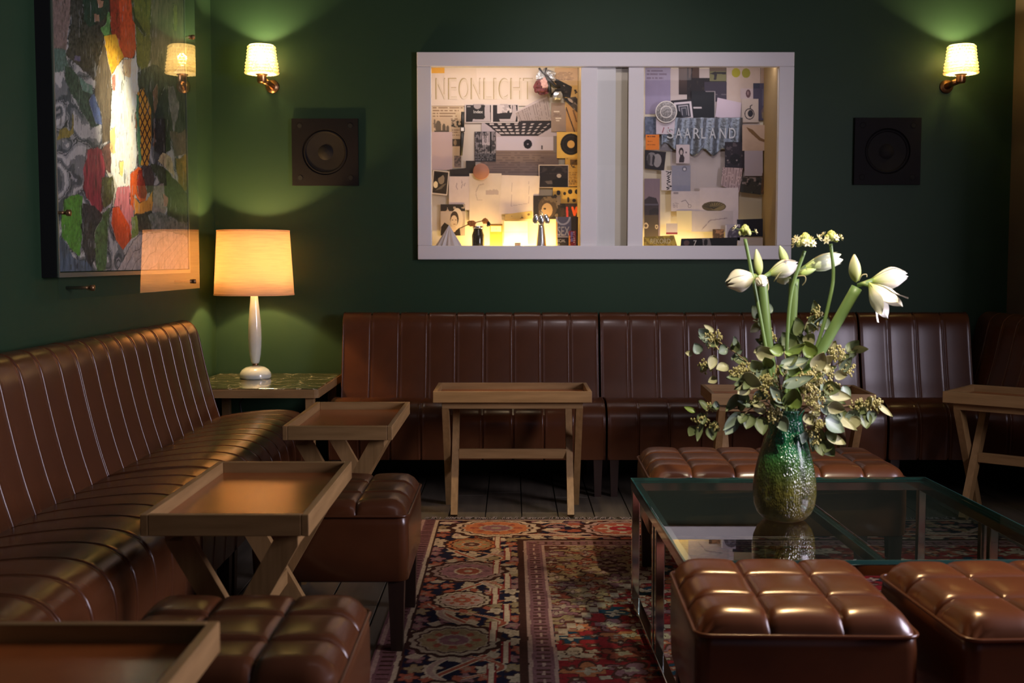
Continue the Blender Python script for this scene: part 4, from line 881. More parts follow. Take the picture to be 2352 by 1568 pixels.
S('spotted_sheet', 'yellow sheet with small black figures under the night photo', 'clipping', (1270, 430, 1334, 472), (206, 168, 84), [('ell', .2, .3, .07, .14, (48, 42, 40)), ('ell', .42, .34, .05, .10, (48, 42, 40)), ('ell', .62, .24, .08, .13, (40, 36, 34)), ('ell', .86, .24, .08, .13, (40, 36, 34)), ('ell', .55, .68, .04, .16, (60, 52, 44)), ('ell', .76, .72, .06, .10, (60, 52, 44)), ('ell', .08, .5, .06, .12, (50, 44, 42))], res=1.3)
S('black_card', 'L-shaped black card left of the round terracotta coaster', 'card', [(1033, 389), (1094, 384), (1094, 405), (1034, 409)], (50, 44, 44))
S('black_card', 'small square black card above the L-shaped card', 'card', (1070, 369, 1092, 389), (48, 43, 43))
S('tilted_portrait', 'tilted dark portrait photo at the left frame edge', 'photo', [(995, 390), (1032, 394), (1027, 449), (991, 445)], (206, 190, 176), [('rect', .06, .04, .94, .95, (52, 44, 38)), ('ell', .55, .36, .2, .2, (140, 124, 104)), ('poly', [(.1, .1), (.75, .08), (.5, .25), (.2, .4)], (34, 30, 28)), ('poly', [(.2, .85), (.7, .55), (.9, .5), (.6, .75)], (110, 98, 82)), ('ell', .22, .6, .14, .14, (230, 210, 170))], res=1.3)
S('paper_sheet', 'pale sheet with faint script below the black card', 'paper', (1031, 405, 1078, 482), (204, 186, 184), [('line', [(.4, .2), (.36, .3), (.42, .38)], .012, (130, 116, 124)), ('line', [(.62, .12), (.66, .24), (.6, .36)], .012, (130, 116, 124)), ('line', [(.8, .2), (.74, .28)], .012, (130, 116, 124))])
S('paper_sheet', 'translucent sketch sheet below the terracotta coaster', 'paper', (1078, 398, 1152, 520), (208, 190, 176), [('line', [(.2, .35), (.3, .22), (.45, .2)], .012, (170, 152, 146)), ('line', [(.2, .38), (.25, .5), (.4, .5)], .012, (172, 154, 148)), ('blot', .5, .15, .9, .4, 5, .56, (176, 158, 152))])
S('paper_sheet', 'slightly tilted pale drawing sheet left of the night photo', 'paper', [(1153, 402), (1240, 404), (1236, 486), (1146, 492)], (214, 196, 186), [('line', [(.28, .2), (.3, .8), (.75, .75), (.72, .15)], .006, (170, 152, 150))])
S('newsprint_strip', 'torn newsprint strip above the bright strip light', 'clipping', [(1160, 492), (1222, 484), (1222, 502), (1160, 506)], (214, 180, 104), [('blot', .1, .2, .95, .9, 8, .56, (120, 96, 58))])
S('portrait_photo', 'black and white portrait photo of a person with long hair', 'photo', (1012, 469, 1068, 541), (176, 158, 148), [('rect', 0, 0, 1, .22, (48, 42, 40)), ('blot', .1, 0, 1, .22, 7, .55, (168, 150, 138)), ('ell', .68, .48, .24, .36, (206, 188, 174)), ('ell', .57, .46, .17, .24, (66, 54, 46)), ('ell', .55, .54, .135, .19, (196, 172, 152)), ('poly', [(.0, 1), (.02, .72), (.16, .58), (.32, .66), (.42, .84), (.62, .84), (.78, .74), (.82, 1)], (44, 37, 34)), ('poly', [(.30, .74), (.48, .70), (.66, .74), (.6, .88), (.42, .90)], (202, 178, 160)), ('rect', .46, .49, .52, .505, (54, 42, 36)), ('rect', .60, .49, .66, .505, (54, 42, 36)), ('rect', .52, .63, .62, .645, (110, 78, 66)), ('poly', [(.38, .52), (.42, .32), (.55, .26), (.44, .42)], (58, 46, 40))], res=1.1)
S('curly_portrait', 'dark photo of a curly-haired person above the spoon sculpture', 'photo', (1225, 449, 1288, 503), (40, 34, 34), [('ell', .52, .5, .34, .46, (74, 60, 52)), ('blot', .2, .04, .9, .9, 7, .5, (104, 88, 76)), ('ell', .5, .62, .2, .3, (170, 140, 112)), ('ell', .42, .56, .05, .04, (50, 40, 36)), ('rect', .86, 0, 1, .4, (110, 96, 92))], res=1.2)
S('red_lettered_clipping', 'black clipping with slanted orange-red strokes at the divider', 'clipping', (1286, 467, 1334, 500), (48, 36, 34), [('vstripe', 14, .3, (74, 52, 46)), ('line', [(.34, .3), (.36, .9)], .05, (176, 58, 62)), ('line', [(.60, .3), (.70, .8), (.80, .3)], .055, (226, 92, 40)), ('line', [(.80, .3), (.90, .85), (1.0, .2)], .055, (226, 92, 40)), ('blot', 0, 0, .3, 1, 6, .5, (30, 26, 26))], res=1.2)
# terracotta coaster, spoons, jar and other solid things in the left compartment
Rx = Matrix.Rotation(PI/2, 3, 'X')
Yb = CB-0.045
c = atY(1105, 394, Yb); co = MB().lathe([(0, 0.006), (0.020, 0.0065), (0.022, 0.0055), (0.034, 0.006), (0.036, 0.005), (0.044, 0.006), (0.046, 0.003), (0.046, 0), (0, 0)], (0, 0, 0), 36, Rx).build('round_coaster', mat('terracotta', (0.36, 0.15, 0.09), 0.6, bump=(200, .3, .002)), None, c)
tag(co, 'round terracotta coaster pinned in the left case compartment', 'coaster')
wt = empty('wristwatch', atY(1062, 300, Yb), 0, 'black wristwatch hanging open on the clipping board', 'watch')
b = MB(); top = atY(1063, 257, Yb)-wt.location; bot = atY(1059, 357, Yb)-wt.location
b.tube([top, top*0.5, (0, 0, 0.01)], [0.0105, 0.011, 0.012], 6); b.tube([(0, 0, -0.01), bot*0.5, bot], [0.012, 0.011, 0.0085], 6); b.build('strap', M['black_rubber'], wt)
wc = MB().box((0.001, -0.006, 0.006), (0.026, 0.012, 0.030), bev=0.005).build('watch_case', M['black_metal'], wt)
MB().box((0.001, -0.0125, 0.006), (0.017, 0.002, 0.019)).build('dial', M['white_card'], wc)
fb = empty('foil_bouquet', atY(1252, 188, Yb-0.01), 0, 'dried flower wrapped in silver foil with black ribbon', 'bouquet')
def crumple(rx, rz, n, seed, ry=0.02):
    rs = random.Random(seed); bm = bmesh.new(); bmesh.ops.create_icosphere(bm, subdivisions=n, radius=1)
    for v in bm.verts: k_ = rs.uniform(0.72, 1.12); v.co = Vector((v.co.x*rx*k_, v.co.y*ry*k_, v.co.z*rz*k_))
    m_ = MB(); m_.add([v.co for v in bm.verts], [[v.index for v in f_.verts] for f_ in bm.faces]); bm.free(); return m_
crumple(0.056, 0.046, 3, 3).build('foil_wrap', M['foil'], fb, (0.006, 0.01, 0.030)); crumple(0.030, 0.026, 2, 4, .012).build('foil_tip', M['foil'], fb, (0.07, 0.0, -0.075))
fl = crumple(0.044, 0.046, 3, 5, .022).build('dried_blossom', mat('dried_red_petals', (0.20, 0.035, 0.035), 0.7, noise=((60, 60, 60), (0.05, 0.015, 0.02), .2)), fb, (-0.018, -0.008, -0.03))
crumple(0.026, 0.034, 3, 6, .012).build('pale_petals', mat('dried_pale_petals', (0.55, 0.32, 0.28), 0.7), fb, (-0.002, -0.024, -0.012))
b = MB().tube([(-0.035, -0.022, 0.072), (-0.004, -0.03, 0.035), (0.006, -0.03, 0.074)], 0.0065, 4).tube([(0.0, -0.03, 0.035), (0.024, -0.026, 0.0), (0.05, -0.02, -0.028), (0.085, -0.02, -0.03)], [0.007, 0.016, 0.014, 0.008], 5).tube([(0.018, -0.026, 0.0), (0.026, -0.02, -0.05), (0.033, -0.015, -0.088)], [0.012, 0.01, 0.004], 5)
b.build('black_ribbon', M['black_rubber'], fb)
FZ = CZ0+0.012
def px(x, y, Y): return atY(x, y, Y)
cn = MB(); Yo = 6.42; pc = px(1030, 516, Yo); hgt = pc.z-FZ; n = 14
v = [(0.004, 0, hgt)]; f_ = []
for k in range(2*n):
    a = PI*k/n; r_ = 0.090*(1.0 if k % 2 else 0.86); v.append((r_*math.cos(a), r_*0.8*math.sin(a), 0.035 if k % 2 else 0.028))
for k in range(2*n):
    a = PI*k/n; r_ = 0.060*(1.0 if k % 2 else 0.9); v.append((r_*math.cos(a), r_*0.8*math.sin(a), 0.0))
for k in range(2*n):
    j = (k+1) % (2*n); f_ += [(0, 1+k, 1+j), (1+k, 1+2*n+k, 1+2*n+j, 1+j)]
cn.add(v, f_); o = cn.build('pleated_cone', mat('silver_paper', (0.62, 0.60, 0.66), 0.35, metal=0.35), None, (pc.x, Yo, FZ)); tag(o, 'pleated silver paper cone on the case floor, far left', 'ornament')
pj = px(1098, 520, Yo); hj = pj.z-FZ
jar = empty('glass_jar', (pj.x, Yo, FZ), 0, 'small glass jar filled with dark grains on the case floor', 'jar')
MB().lathe([(0, 0), (0.030, 0), (0.034, 0.006), (0.034, hj*0.72), (0.026, hj*0.86), (0.026, hj), (0.022, hj)], seg=28).build('jar_body', mat('jar_dark', (0.05, 0.045, 0.03), 0.12, coat=.7, noise=((150, 150, 150), (0.02, 0.018, 0.012), .2)), jar)
MB().lathe([(0.027, hj-0.012), (0.029, hj-0.010), (0.029, hj+0.002), (0, hj+0.004)], seg=28).build('jar_lid', M['silver'], jar)
rs_ = empty('dried_rose', px(1090, 513, Yo-0.02), 0, 'dried orange rose lying across the glass jar', 'flower')
om = mat('dried_orange', (0.45, 0.17, 0.04), 0.7)
crumple(0.026, 0.017, 3, 11, .016).build('blossom', om, rs_, (-0.016, 0, 0.0)); crumple(0.018, 0.016, 3, 12, .014).build('blossom', om, rs_, (0.058, 0, 0.014))
MB().tube([(-0.085, 0, -0.028), (-0.04, 0, -0.008), (0.0, 0, 0.004), (0.05, 0, 0.016)], 0.0028, 6).build('stem', mat('dried_stem', (.25, .14, .05), .7), rs_)
crumple(0.012, 0.017, 2, 14, .01).build('dark_leaf', M['black_rubber'], rs_, (0.078, 0, -0.004))
def upright(name, label, cat, q, base, ops, Y, dep=0.015):
    o = sheet(name, label, cat, q, base, ops, Yp=Y, th=dep, res=1.2); return o
upright('framed_card', 'small amber framed card with white label on case floor', 'card', (1125, 514, 1154, 566), (200, 150, 60), [('rect', 0, 0, 1, .06, (100, 70, 30)), ('rect', .08, .10, .90, .34, (240, 226, 180)), ('rect', .5, .18, .53, .26, (90, 70, 40))], 6.50)
upright('glare_block', 'white block added for the LED glare between framed card and spoon sculpture', 'ornament', (1158, 508, 1212, 566), (236, 226, 200), [('rect', .0, .42, 1, .44, (220, 206, 170))], 6.53, 0.03)  # pale block added where the strip light blows out, emits nothing itself
upright('label_tag', 'tiny printed tag standing on the case floor', 'tag', (1182, 557, 1196, 567), (226, 196, 160), [('text', .1, .1, .9, .9, 3, (150, 110, 90))], 6.40, 0.004)
sp = empty('spoon_sculpture', (px(1243, 560, 6.40).x, 6.40, FZ), 0, 'silver figure made of spoons standing in the case', 'sculpture')
hs = px(1243, 482, 6.40).z-FZ
MB().lathe([(0, 0), (0.036, 0), (0.034, 0.004), (0.026, hs*0.35), (0.018, hs*0.62), (0.014, hs*0.74), (0, hs*0.75)], seg=24).build('trunk', M['silver'], sp)
for dx_, dz_, rz_, sc_ in ((-0.030, .80, 0.25, 1.0), (0.030, .80, -0.25, 1.0), (0.0, .78, 0.0, 1.05)):
    MB().ball((0, 0, 0), 0.028*sc_, 18, 10, (0.62, 0.30, 1.0)).build('spoon_bowl', M['silver'], sp, (dx_, -0.012 if dx_ == 0 else 0, hs*dz_), (0, rz_, 0))
MB().tube([(-0.006, 0, hs*0.85), (-0.002, 0, hs*1.0), (0.014, 0, hs*0.86)], 0.004, 8).build('loop_handle', M['silver'], sp)
bk = upright('blue_book', 'blue-grey book cover with big capital letters in the case', 'book', (1277, 498, 1330, 566), (92, 98, 132), [('rect', 0, 0, .06, 1, (236, 190, 120)), ('ring', .30, .0, .33, .28, .78, (166, 172, 204)), ('rect', .66, 0, 1, 1, (56, 48, 40)), ('rect', .06, .70, .66, 1, (40, 36, 40)), ('rect', .08, .655, .52, .675, (170, 166, 176)), ('blot', .66, 0, 1, 1, 4, .55, (40, 34, 30))], 6.47, 0.018)
tm = mat('book_letter', (0.42, 0.44, 0.56), 0.6)
for tx, x0, x1, y0, y1 in (('SEX', 1281, 1308, 520, 541), ('ECIAL', 1281, 1299, 549, 556), ('O', 1281, 1285, 559, 563)):
    a = px(x0, y0, 6.468); c = px(x1, y1, 6.468)
    obj('lettering', text_mesh(tx, tm, c.x-a.x, a.z-c.z, 0.001), bk, ((a.x+c.x)/2-bk.location.x, -0.0006, (a.z+c.z)/2-bk.location.z))
upright('red_box', 'narrow red and violet box before the blue book', 'box', (1307, 530, 1323, 566), (150, 50, 58), [('rect', .22, .05, .55, .7, (130, 120, 190)), ('rect', 0, .3, .2, 1, (226, 140, 60)), ('text', .62, .05, .92, .95, 7, (226, 200, 200)), ('blot', 0, 0, 1, 1, 5, .6, (90, 30, 50))], 6.40, 0.02)
# right compartment
layer[0] = 0
S('paper_sheet', 'lilac sheet with faint lettering, top left of right compartment', 'paper', (1482, 155, 1541, 262), (150, 140, 168), [('text', .06, .05, .9, .28, 3, (110, 92, 120))])
S('paper_sheet', 'large pale backing sheet in middle of right compartment', 'paper', (1540, 158, 1745, 440), (196, 182, 178))
S('boots_photo', 'brown photo with two dark boots at the top', 'photo', (1559, 155, 1606, 217), (96, 76, 68), [('grad', (46, 38, 40)), ('poly', [(.40, 0), (.48, 0), (.47, .5), (.42, .5)], (34, 24, 26)), ('poly', [(.60, 0), (.68, 0), (.63, .5), (.57, .5)], (34, 24, 26))])
S('black_poster', 'black poster sheet behind the card with white dash', 'poster', (1578, 179, 1643, 262), (38, 34, 38), [('blot', 0, 0, 1, .6, 8, .6, (54, 48, 46))])
S('landscape_photo', 'green landscape photo with dark tree at case top', 'photo', (1630, 155, 1668, 190), (124, 122, 86), [('rect', 0, 0, 1, .25, (112, 96, 84)), ('poly', [(0, .4), (.3, .28), (1, .3), (1, .45), (.45, .42), (.4, .8), (.25, .8), (.28, .48)], (52, 50, 54)), ('rect', 0, .88, 1, 1, (60, 60, 54))], res=1.4)
S('slate_card', 'wide slate-grey card under the green landscape photo', 'card', (1618, 188, 1703, 233), (64, 58, 72), [('text', .25, .62, .8, .72, 1, (104, 96, 104))])
S('circle_card', 'pale card printed with two yellow-green circles', 'card', (1669, 155, 1746, 240), (192, 174, 164), [('ell', .28, .14, .13, .125, (164, 158, 44)), ('ell', .58, .15, .125, .13, (146, 144, 52))], res=1.4)
S('text_sheet', 'brownish typed sheet in top right corner of the case', 'paper', (1747, 156, 1786, 232), (164, 140, 124), [('text', .2, .2, .95, .9, 5, (120, 96, 84))])
S('shell_card', 'small pale card with a dark shell drawing', 'card', (1701, 203, 1738, 227), (192, 176, 180), [('ell', .48, .5, .15, .40, (98, 72, 80)), ('ell', .46, .45, .05, .2, (150, 126, 130))], res=1.2)
S('blue_photo', 'dark blue tall photo at the right side of the case', 'photo', (1730, 191, 1774, 276), (74, 70, 92), [('rect', 0, 0, .35, .14, (52, 58, 78)), ('rect', .45, .16, .75, .6, (92, 88, 108)), ('ell', .62, .78, .2, .14, (104, 88, 92)), ('rect', .46, .78, .82, .95, (126, 112, 92)), ('rect', .85, .15, 1, 1, (50, 50, 68))])
S('cup_card', 'pale card with a ring-shaped cup drawing', 'card', (1704, 227, 1742, 281), (196, 182, 174), [('ring', .46, .64, .30, .24, .84, (52, 50, 60)), ('ell', .52, .62, .16, .15, (48, 48, 58)), ('line', [(.5, .42), (.52, .3), (.62, .26)], .03, (60, 56, 60))], res=1.2)
S('white_card_sheet', 'tilted blank lilac-white card right of the black card', 'card', [(1648, 224), (1703, 236), (1699, 281), (1643, 268)], (200, 184, 198))
S('black_card', 'black card with a short white dash in right compartment', 'card', (1588, 209, 1643, 274), (32, 34, 40), [('rect', .08, .56, .44, .61, (196, 186, 190)), ('rect', .97, .03, 1, 1, (160, 152, 152)), ('rect', .6, 0, 1, .03, (140, 132, 136))])
S('corridor_photo', 'black tilted photo of nested white frames like a corridor', 'photo', [(1541, 231), (1588, 227), (1594, 277), (1549, 282)], (40, 36, 44), [('rect', .12, .10, .98, .90, (206, 196, 202)), ('rect', .22, .20, .88, .82, (52, 52, 62)), ('rect', .32, .26, .80, .76, (170, 164, 172)), ('rect', .37, .31, .75, .76, (58, 60, 70)), ('rect', .44, .36, .70, .7, (140, 138, 146)), ('rect', .48, .40, .66, .8, (60, 62, 72)), ('poly', [(.0, .45), (.35, .5), (.48, .9), (.3, 1), (0, 1)], (30, 30, 36))], res=1.1)
S('blue_cloth', 'blue-grey cloth strip at left side of right compartment', 'cloth', (1481, 268, 1508, 314), (92, 102, 124), [('blot', 0, 0, 1, 1, 6, .5, (112, 122, 146))])
S('foil_sheet', 'crinkled grey sheet beside the orange note', 'paper', (1516, 308, 1560, 346), (128, 122, 126), [('blot', 0, 0, 1, 1, 5, .52, (150, 146, 150))])
# foil banner with letters
Yf = CB-0.03; bn = []; 
xs_ = np.linspace(1518, 1706, 60); zs_ = np.linspace(0, 1, 26); P = np.zeros((26, 60, 3))
for i, t in enumerate(zs_):
    for j, x in enumerate(xs_):
        bot = 350+8*math.sin(x/7)-14*(x < 1560)-4*(x > 1670); y = 270+(bot-270)*t; p_ = atY(x, y, Yf); P[i, j] = (p_.x, Yf+0.007*math.sin(x/4.6+t*1.5)+0.006*math.sin(x/11+2), p_.z)
ctr = P.reshape(-1, 3).mean(0); fo_ = obj('foil_banner', grid_mesh('foil_banner', P-ctr, M['foil_dark'], smooth=True, skirt=(0, .001, 0)), None, ctr); tag(fo_, 'crinkled silver foil banner with capital letters in right compartment', 'banner')
lm2 = mat('foil_letter', (0.50, 0.51, 0.54), 0.4)
for ch, x in (('S', 1540), ('A', 1559), ('A', 1579), ('R', 1600), ('L', 1616), ('A', 1637), ('N', 1660), ('D', 1682)):
    p_ = atY(x, 306, Yf-0.014); o = obj('letter', text_mesh(ch, lm2, 0.036 if ch != 'L' else 0.026, 0.058, 0.001), fo_, (p_.x-ctr[0], p_.y-ctr[1], p_.z-ctr[2]))
layer[0] = 44
S('easel_card', 'white card carrying the round lace disc, red feet drawn below', 'card', (1507, 268, 1552, 308), (202, 190, 200), [('line', [(.40, .62), (.32, .90)], .022, (140, 60, 72)), ('line', [(.62, .62), (.72, .92)], .022, (140, 60, 72))], res=1.2)
c = atY(1530, 257, CB-0.052); ld = empty('lace_disc', c, 0, 'round grey lace disc on white card in right compartment', 'disc')
MB().lathe([(0, .003), (.058, .003), (.060, 0), (0, 0)], (0, 0, 0), 40, Rx).build('disc', mat('lace', (.36, .34, .34), .7, noise=((120, 120, 120), (.16, .15, .15), .12), bump=(160, .5, .003)), ld)
MB().lathe([(.056, .003), (.058, .0055), (.061, .003)], (0, 0, 0), 40, Rx).build('rim', M['white_card'], ld); MB().lathe([(.030, .003), (.032, .005), (.034, .003)], (0, 0, 0), 32, Rx).build('rim', M['white_card'], ld)
S('orange_note', 'bright orange note with dark print lines', 'note', (1483, 309, 1514, 344), (232, 130, 48), [('text', .1, .1, .95, .2, 1, (120, 60, 30)), ('text', .15, .42, .6, .5, 1, (120, 60, 30)), ('text', .1, .66, .9, .72, 1, (120, 60, 30))])
S('head_photo', 'tilted black photo of pale folded shapes under orange note', 'photo', [(1481, 344), (1530, 349), (1525, 392), (1481, 387)], (40, 36, 42), [('ell', .35, .45, .25, .36, (128, 122, 126)), ('ell', .62, .5, .2, .36, (150, 144, 146)), ('poly', [(.38, .2), (.5, .3), (.45, .8), (.36, .7)], (50, 46, 52)), ('ell', .2, .5, .08, .3, (70, 66, 70))], res=1.2)
S('figure_card', 'small pale card with a drawing of a dark-haired figure', 'card', (1553, 332, 1584, 375), (200, 186, 190), [('ell', .38, .38, .18, .22, (56, 48, 52)), ('ell', .38, .42, .10, .14, (186, 170, 170)), ('poly', [(.3, .55), (.5, .52), (.62, .7), (.58, .96), (.2, .96), (.24, .75)], (60, 52, 58)), ('ell', .74, .42, .07, .05, (110, 100, 108))], res=1.1)
S('script_card', 'narrow white card with black handwriting running downwards', 'card', (1519, 391, 1545, 437), (206, 196, 200), [('line', [(.42, .06), (.72, .10), (.5, .2), (.85, .06), (.8, .22), (.5, .30), (.74, .34), (.55, .40), (.75, .46), (.5, .52), (.78, .58), (.5, .64), (.55, .72), (.95, .8), (.45, .86), (.7, .92), (.5, .96)], .035, (28, 24, 30))], res=0.8)
S('pearl_card', 'blue-grey card with one white pearl dot', 'card', (1543, 380, 1586, 440), (142, 142, 160), [('ell', .68, .13, .14, .10, (108, 108, 124)), ('ell', .68, .14, .07, .05, (206, 200, 208))], res=1.2)
S('bike_photo', 'dark square photo below the end of the foil banner', 'photo', (1665, 326, 1712, 386), (44, 38, 46), [('blot', 0, 0, 1, 1, 6, .54, (82, 72, 78)), ('ell', .5, .66, .26, .22, (28, 26, 32)), ('ell', .14, .7, .04, .03, (140, 128, 130)), ('ell', .58, .7, .04, .03, (140, 128, 130))], res=1.3)
S('feather_card', 'pale card with a long brown feather at right side', 'card', (1705, 287, 1782, 346), (192, 166, 148), [('poly', [(.12, .08), (.3, .18), (.55, .5), (.72, .6), (.68, .68), (.5, .6), (.2, .25)], (122, 92, 62)), ('blot', .2, .4, .6, .95, 5, .58, (178, 140, 122))], res=1.3)
S('striped_sheet', 'pinkish sheet with fine dark vertical stripes', 'paper', [(1660, 384), (1706, 386), (1698, 442), (1656, 426)], (186, 160, 160), [('vstripe', 13, .28, (84, 62, 70))], res=1.0)
S('paper_sheet', 'pale lilac sheet right of the dark square photo', 'paper', (1710, 346, 1752, 404), (176, 164, 176))
S('street_photo', 'greenish dark street photo, left of the brown photo', 'photo', [(1703, 406), (1750, 407), (1747, 447), (1700, 441)], (58, 56, 54), [('blot', 0, 0, 1, .6, 6, .52, (140, 124, 124)), ('blot', .3, .2, .9, 1, 5, .5, (40, 40, 42)), ('blot', 0, .6, .6, 1, 5, .5, (80, 84, 76))], res=1.3)
S('brown_photo', 'small brown photo with a spark of light at right edge', 'photo', [(1751, 397), (1783, 398), (1776, 448), (1748, 445)], (84, 60, 42), [('blot', .3, 0, 1, 1, 4, .5, (48, 36, 36)), ('ell', .25, .4, .08, .06, (246, 196, 130)), ('blot', 0, .5, .6, 1, 5, .5, (124, 88, 58))], res=1.3)
S('tower_photo', 'tall photo of a dark domed tower at left of right compartment', 'photo', (1480, 410, 1516, 545), (130, 112, 124), [('poly', [(0, .36), (.3, .30), (.75, .33), (.92, .44), (.9, 1), (0, 1)], (58, 50, 56)), ('rect', 0, .43, .9, .45, (84, 80, 96)), ('rect', 0, .62, .9, 1, (82, 70, 56)), ('ring', .1, .80, .16, .05, .55, (196, 176, 150)), ('ring', .78, .82, .10, .04, .5, (186, 166, 140)), ('blot', 0, .45, .9, .62, 5, .52, (44, 40, 44))], res=1.3)
S('sketch_card', 'white card with a small line sketch of a lamp', 'card', (1541, 439, 1608, 485), (194, 182, 188), [('line', [(.36, .52), (.50, .44), (.62, .68)], .01, (110, 100, 112)), ('ring', .64, .74, .06, .09, .75, (110, 100, 112)), ('text', .06, .55, .28, .85, 5, (150, 138, 146)), ('rect', .08, .05, .26, .14, (140, 130, 138)), ('rect', 0, 0, .008, 1, (110, 96, 96))], res=1.2)
S('oval_print', 'pale sheet printed with a dark ribbed oval shell', 'print', (1607, 431, 1696, 521), (202, 188, 192), [('ell', .37, .48, .31, .13, (92, 80, 60)), ('ell', .45, .48, .2, .10, (128, 112, 80))]+[('line', [(.37, .54), (.37+.28*math.cos(a_), .48-.12*math.sin(a_))], .007, (60, 54, 46)) for a_ in np.linspace(.5, 3.1, 10)], res=1.2)
S('paper_sheet', 'pale sheet with a wavy pencil line near case floor', 'paper', (1588, 484, 1684, 532), (186, 174, 178), [('line', [(.25, .9), (.45, .45), (.85, .35)], .008, (120, 108, 120))])
S('envelope', 'cream envelope standing above the thin black wire lines', 'envelope', (1554, 484, 1589, 529), (214, 198, 160))
S('paper_sheet', 'grey card with a dark red lower edge', 'card', (1530, 513, 1556, 538), (178, 166, 172), [('rect', 0, .82, 1, 1, (120, 44, 56))])
S('navy_card', 'dark navy card at lower right of the case', 'card', [(1693, 504), (1752, 502), (1752, 543), (1694, 544)], (42, 44, 58))
upright('small_photo', 'small warm patterned photo above the black picture strip', 'photo', (1637, 526, 1663, 548), (92, 70, 52), [('blot', 0, 0, 1, 1, 6, .5, (158, 116, 86))], CB-0.09, 0.003)
upright('moon_photo', 'grey photo of a curved moon-like shape on case floor', 'photo', (1666, 515, 1700, 552), (172, 164, 180), [('ell', .7, .75, .55, .65, (78, 72, 88)), ('blot', .3, .3, 1, 1, 6, .52, (120, 114, 130)), ('rect', .0, .05, .1, 1, (210, 204, 210))], CB-0.10, 0.003)
gp = upright('gold_plate', 'golden plaque with raised letters on the case floor', 'plaque', [(1479, 544), (1548, 540), (1556, 566), (1479, 566)], (150, 126, 46), [('blot', 0, 0, 1, 1, 9, .5, (196, 168, 70)), ('rect', 0, .9, 1, 1, (190, 150, 60))], 6.46, 0.012)
a = px(1494, 548, 6.458); c = px(1540, 559, 6.458)
obj('lettering', text_mesh('REKORD', mat('plaque_letter', (.72, .62, .34), .4), c.x-a.x, a.z-c.z, .001), gp, ((a.x+c.x)/2-gp.location.x, -.0006, (a.z+c.z)/2-gp.location.z))
ps = upright('picture_strip', 'long black picture strip leaning on the case floor', 'picture', [(1565, 548), (1694, 545), (1693, 566), (1563, 566)], (24, 22, 26), [('ell', .10, .55, .05, .35, (92, 70, 66)), ('poly', [(.37, 0), (.50, .0), (.55, 1), (.40, 1)], (120, 112, 112)), ('ell', .44, .5, .035, .4, (34, 30, 32))], 6.42, 0.006)
a = px(1593, 552, 6.418); c = px(1600, 564, 6.418)
obj('lettering', text_mesh('7', M['white_card'], c.x-a.x, a.z-c.z, .0008), ps, ((a.x+c.x)/2-ps.location.x, -.0006, (a.z+c.z)/2-ps.location.z))
upright('white_box', 'white paper box at lower right beside picture strip', 'box', (1694, 545, 1752, 566), (200, 190, 190), [('rect', 0, 0, 1, .03, (150, 140, 140))], 6.50, 0.05)

# ------------------------------------------------------------------ vase and flowers
VX, VY, VZ = 0.757, 3.17, GZ+0.0045
vs_ = 3.17/2650
prof = [(0.0, 0.0), (0.046, 0.0), (0.060, 0.006), (0.0745, 0.022), (0.0835, 0.045), (0.0868, 0.072), (0.0862, 0.100), (0.0815, 0.135), (0.0735, 0.170), (0.0640, 0.205), (0.0555, 0.235), (0.0490, 0.258), (0.0450, 0.275), (0.0440, 0.288), (0.0475, 0.300), (0.0520, 0.306), (0.0500, 0.309), (0.0455, 0.303), (0.0405, 0.288), (0.041, 0.27), (0.05, 0.235), (0.07, 0.17), (0.08, 0.1), (0.078, 0.06), (0.06, 0.02), (0, 0.012)]
va = MB().lathe(prof, seg=56).build('flower_vase', M['vase'], None, (VX, VY, VZ)); tag(va, 'crackled green glass vase shading to olive at the foot, on glass table', 'vase')
MOUTH = Vector((VX, VY, VZ+0.30)); BOT = Vector((VX, VY, VZ+0.05))
def F(x, y, dy=0.0): return atY(x, y, VY+dy)
def spline(pts, n=18):
    P = [Vector(p) for p in pts]; P = [P[0]*2-P[1]]+P+[P[-1]*2-P[-2]]; out = []
    for i in range(1, len(P)-2):
        for k in range(n):
            t = k/n; a, b_, c_, d_ = P[i-1], P[i], P[i+1], P[i+2]
            out.append(0.5*((2*b_)+(c_-a)*t+(2*a-5*b_+4*c_-d_)*t*t+(3*b_-a-3*c_+d_)*t**3))
    out.append(P[-2]); return out
GREEN, LIME, WHITE, CREAM = (0.10, 0.19, 0.03), (0.36, 0.46, 0.08), (0.86, 0.84, 0.74), (0.80, 0.70, 0.46)
def petal_mesh(Ln, Rb, Rt, A, phase, tip=0.35, tint=WHITE, green=0.35):
    nt_, nu = 14, 9; P = np.zeros((nt_, nu, 3)); K = np.zeros((nt_, nu, 3))
    for i in range(nt_):
        t = i/(nt_-1); rr = 0.10*Rb+(Rb-0.10*Rb)*math.sin(min(1, t/0.62)*PI/2)**1.3 if t < 0.62 else Rb+(Rt-Rb)*((t-0.62)/0.38)**1.5
        wdt = A*(0.55+0.45*math.sin(min(1, t/0.5)*PI/2)) if t < 0.55 else A*max(0.02, (1-((t-0.55)/0.45)**2.0))**tip
        for j in range(nu):
            u = j/(nu-1)*2-1; a = phase+u*wdt; r2 = rr*(1-0.05*(1-abs(u)))+0.0012*(phase % 2)
            P[i, j] = (r2*math.cos(a), r2*math.sin(a), t*Ln-0.004*abs(u)*(t > .6))
            g_ = min(1, max(0, (t-0.06)/green)); mid = max(0, 1-abs(u)*3)*max(0, 1-t*1.25)*0.7
            c_ = np.array(LIME)*(1-g_)+np.array(tint)*g_; K[i, j] = c_*(1-mid)+np.array(LIME)*mid
    return grid_mesh('petal', P, M['petal'], K, smooth=True)
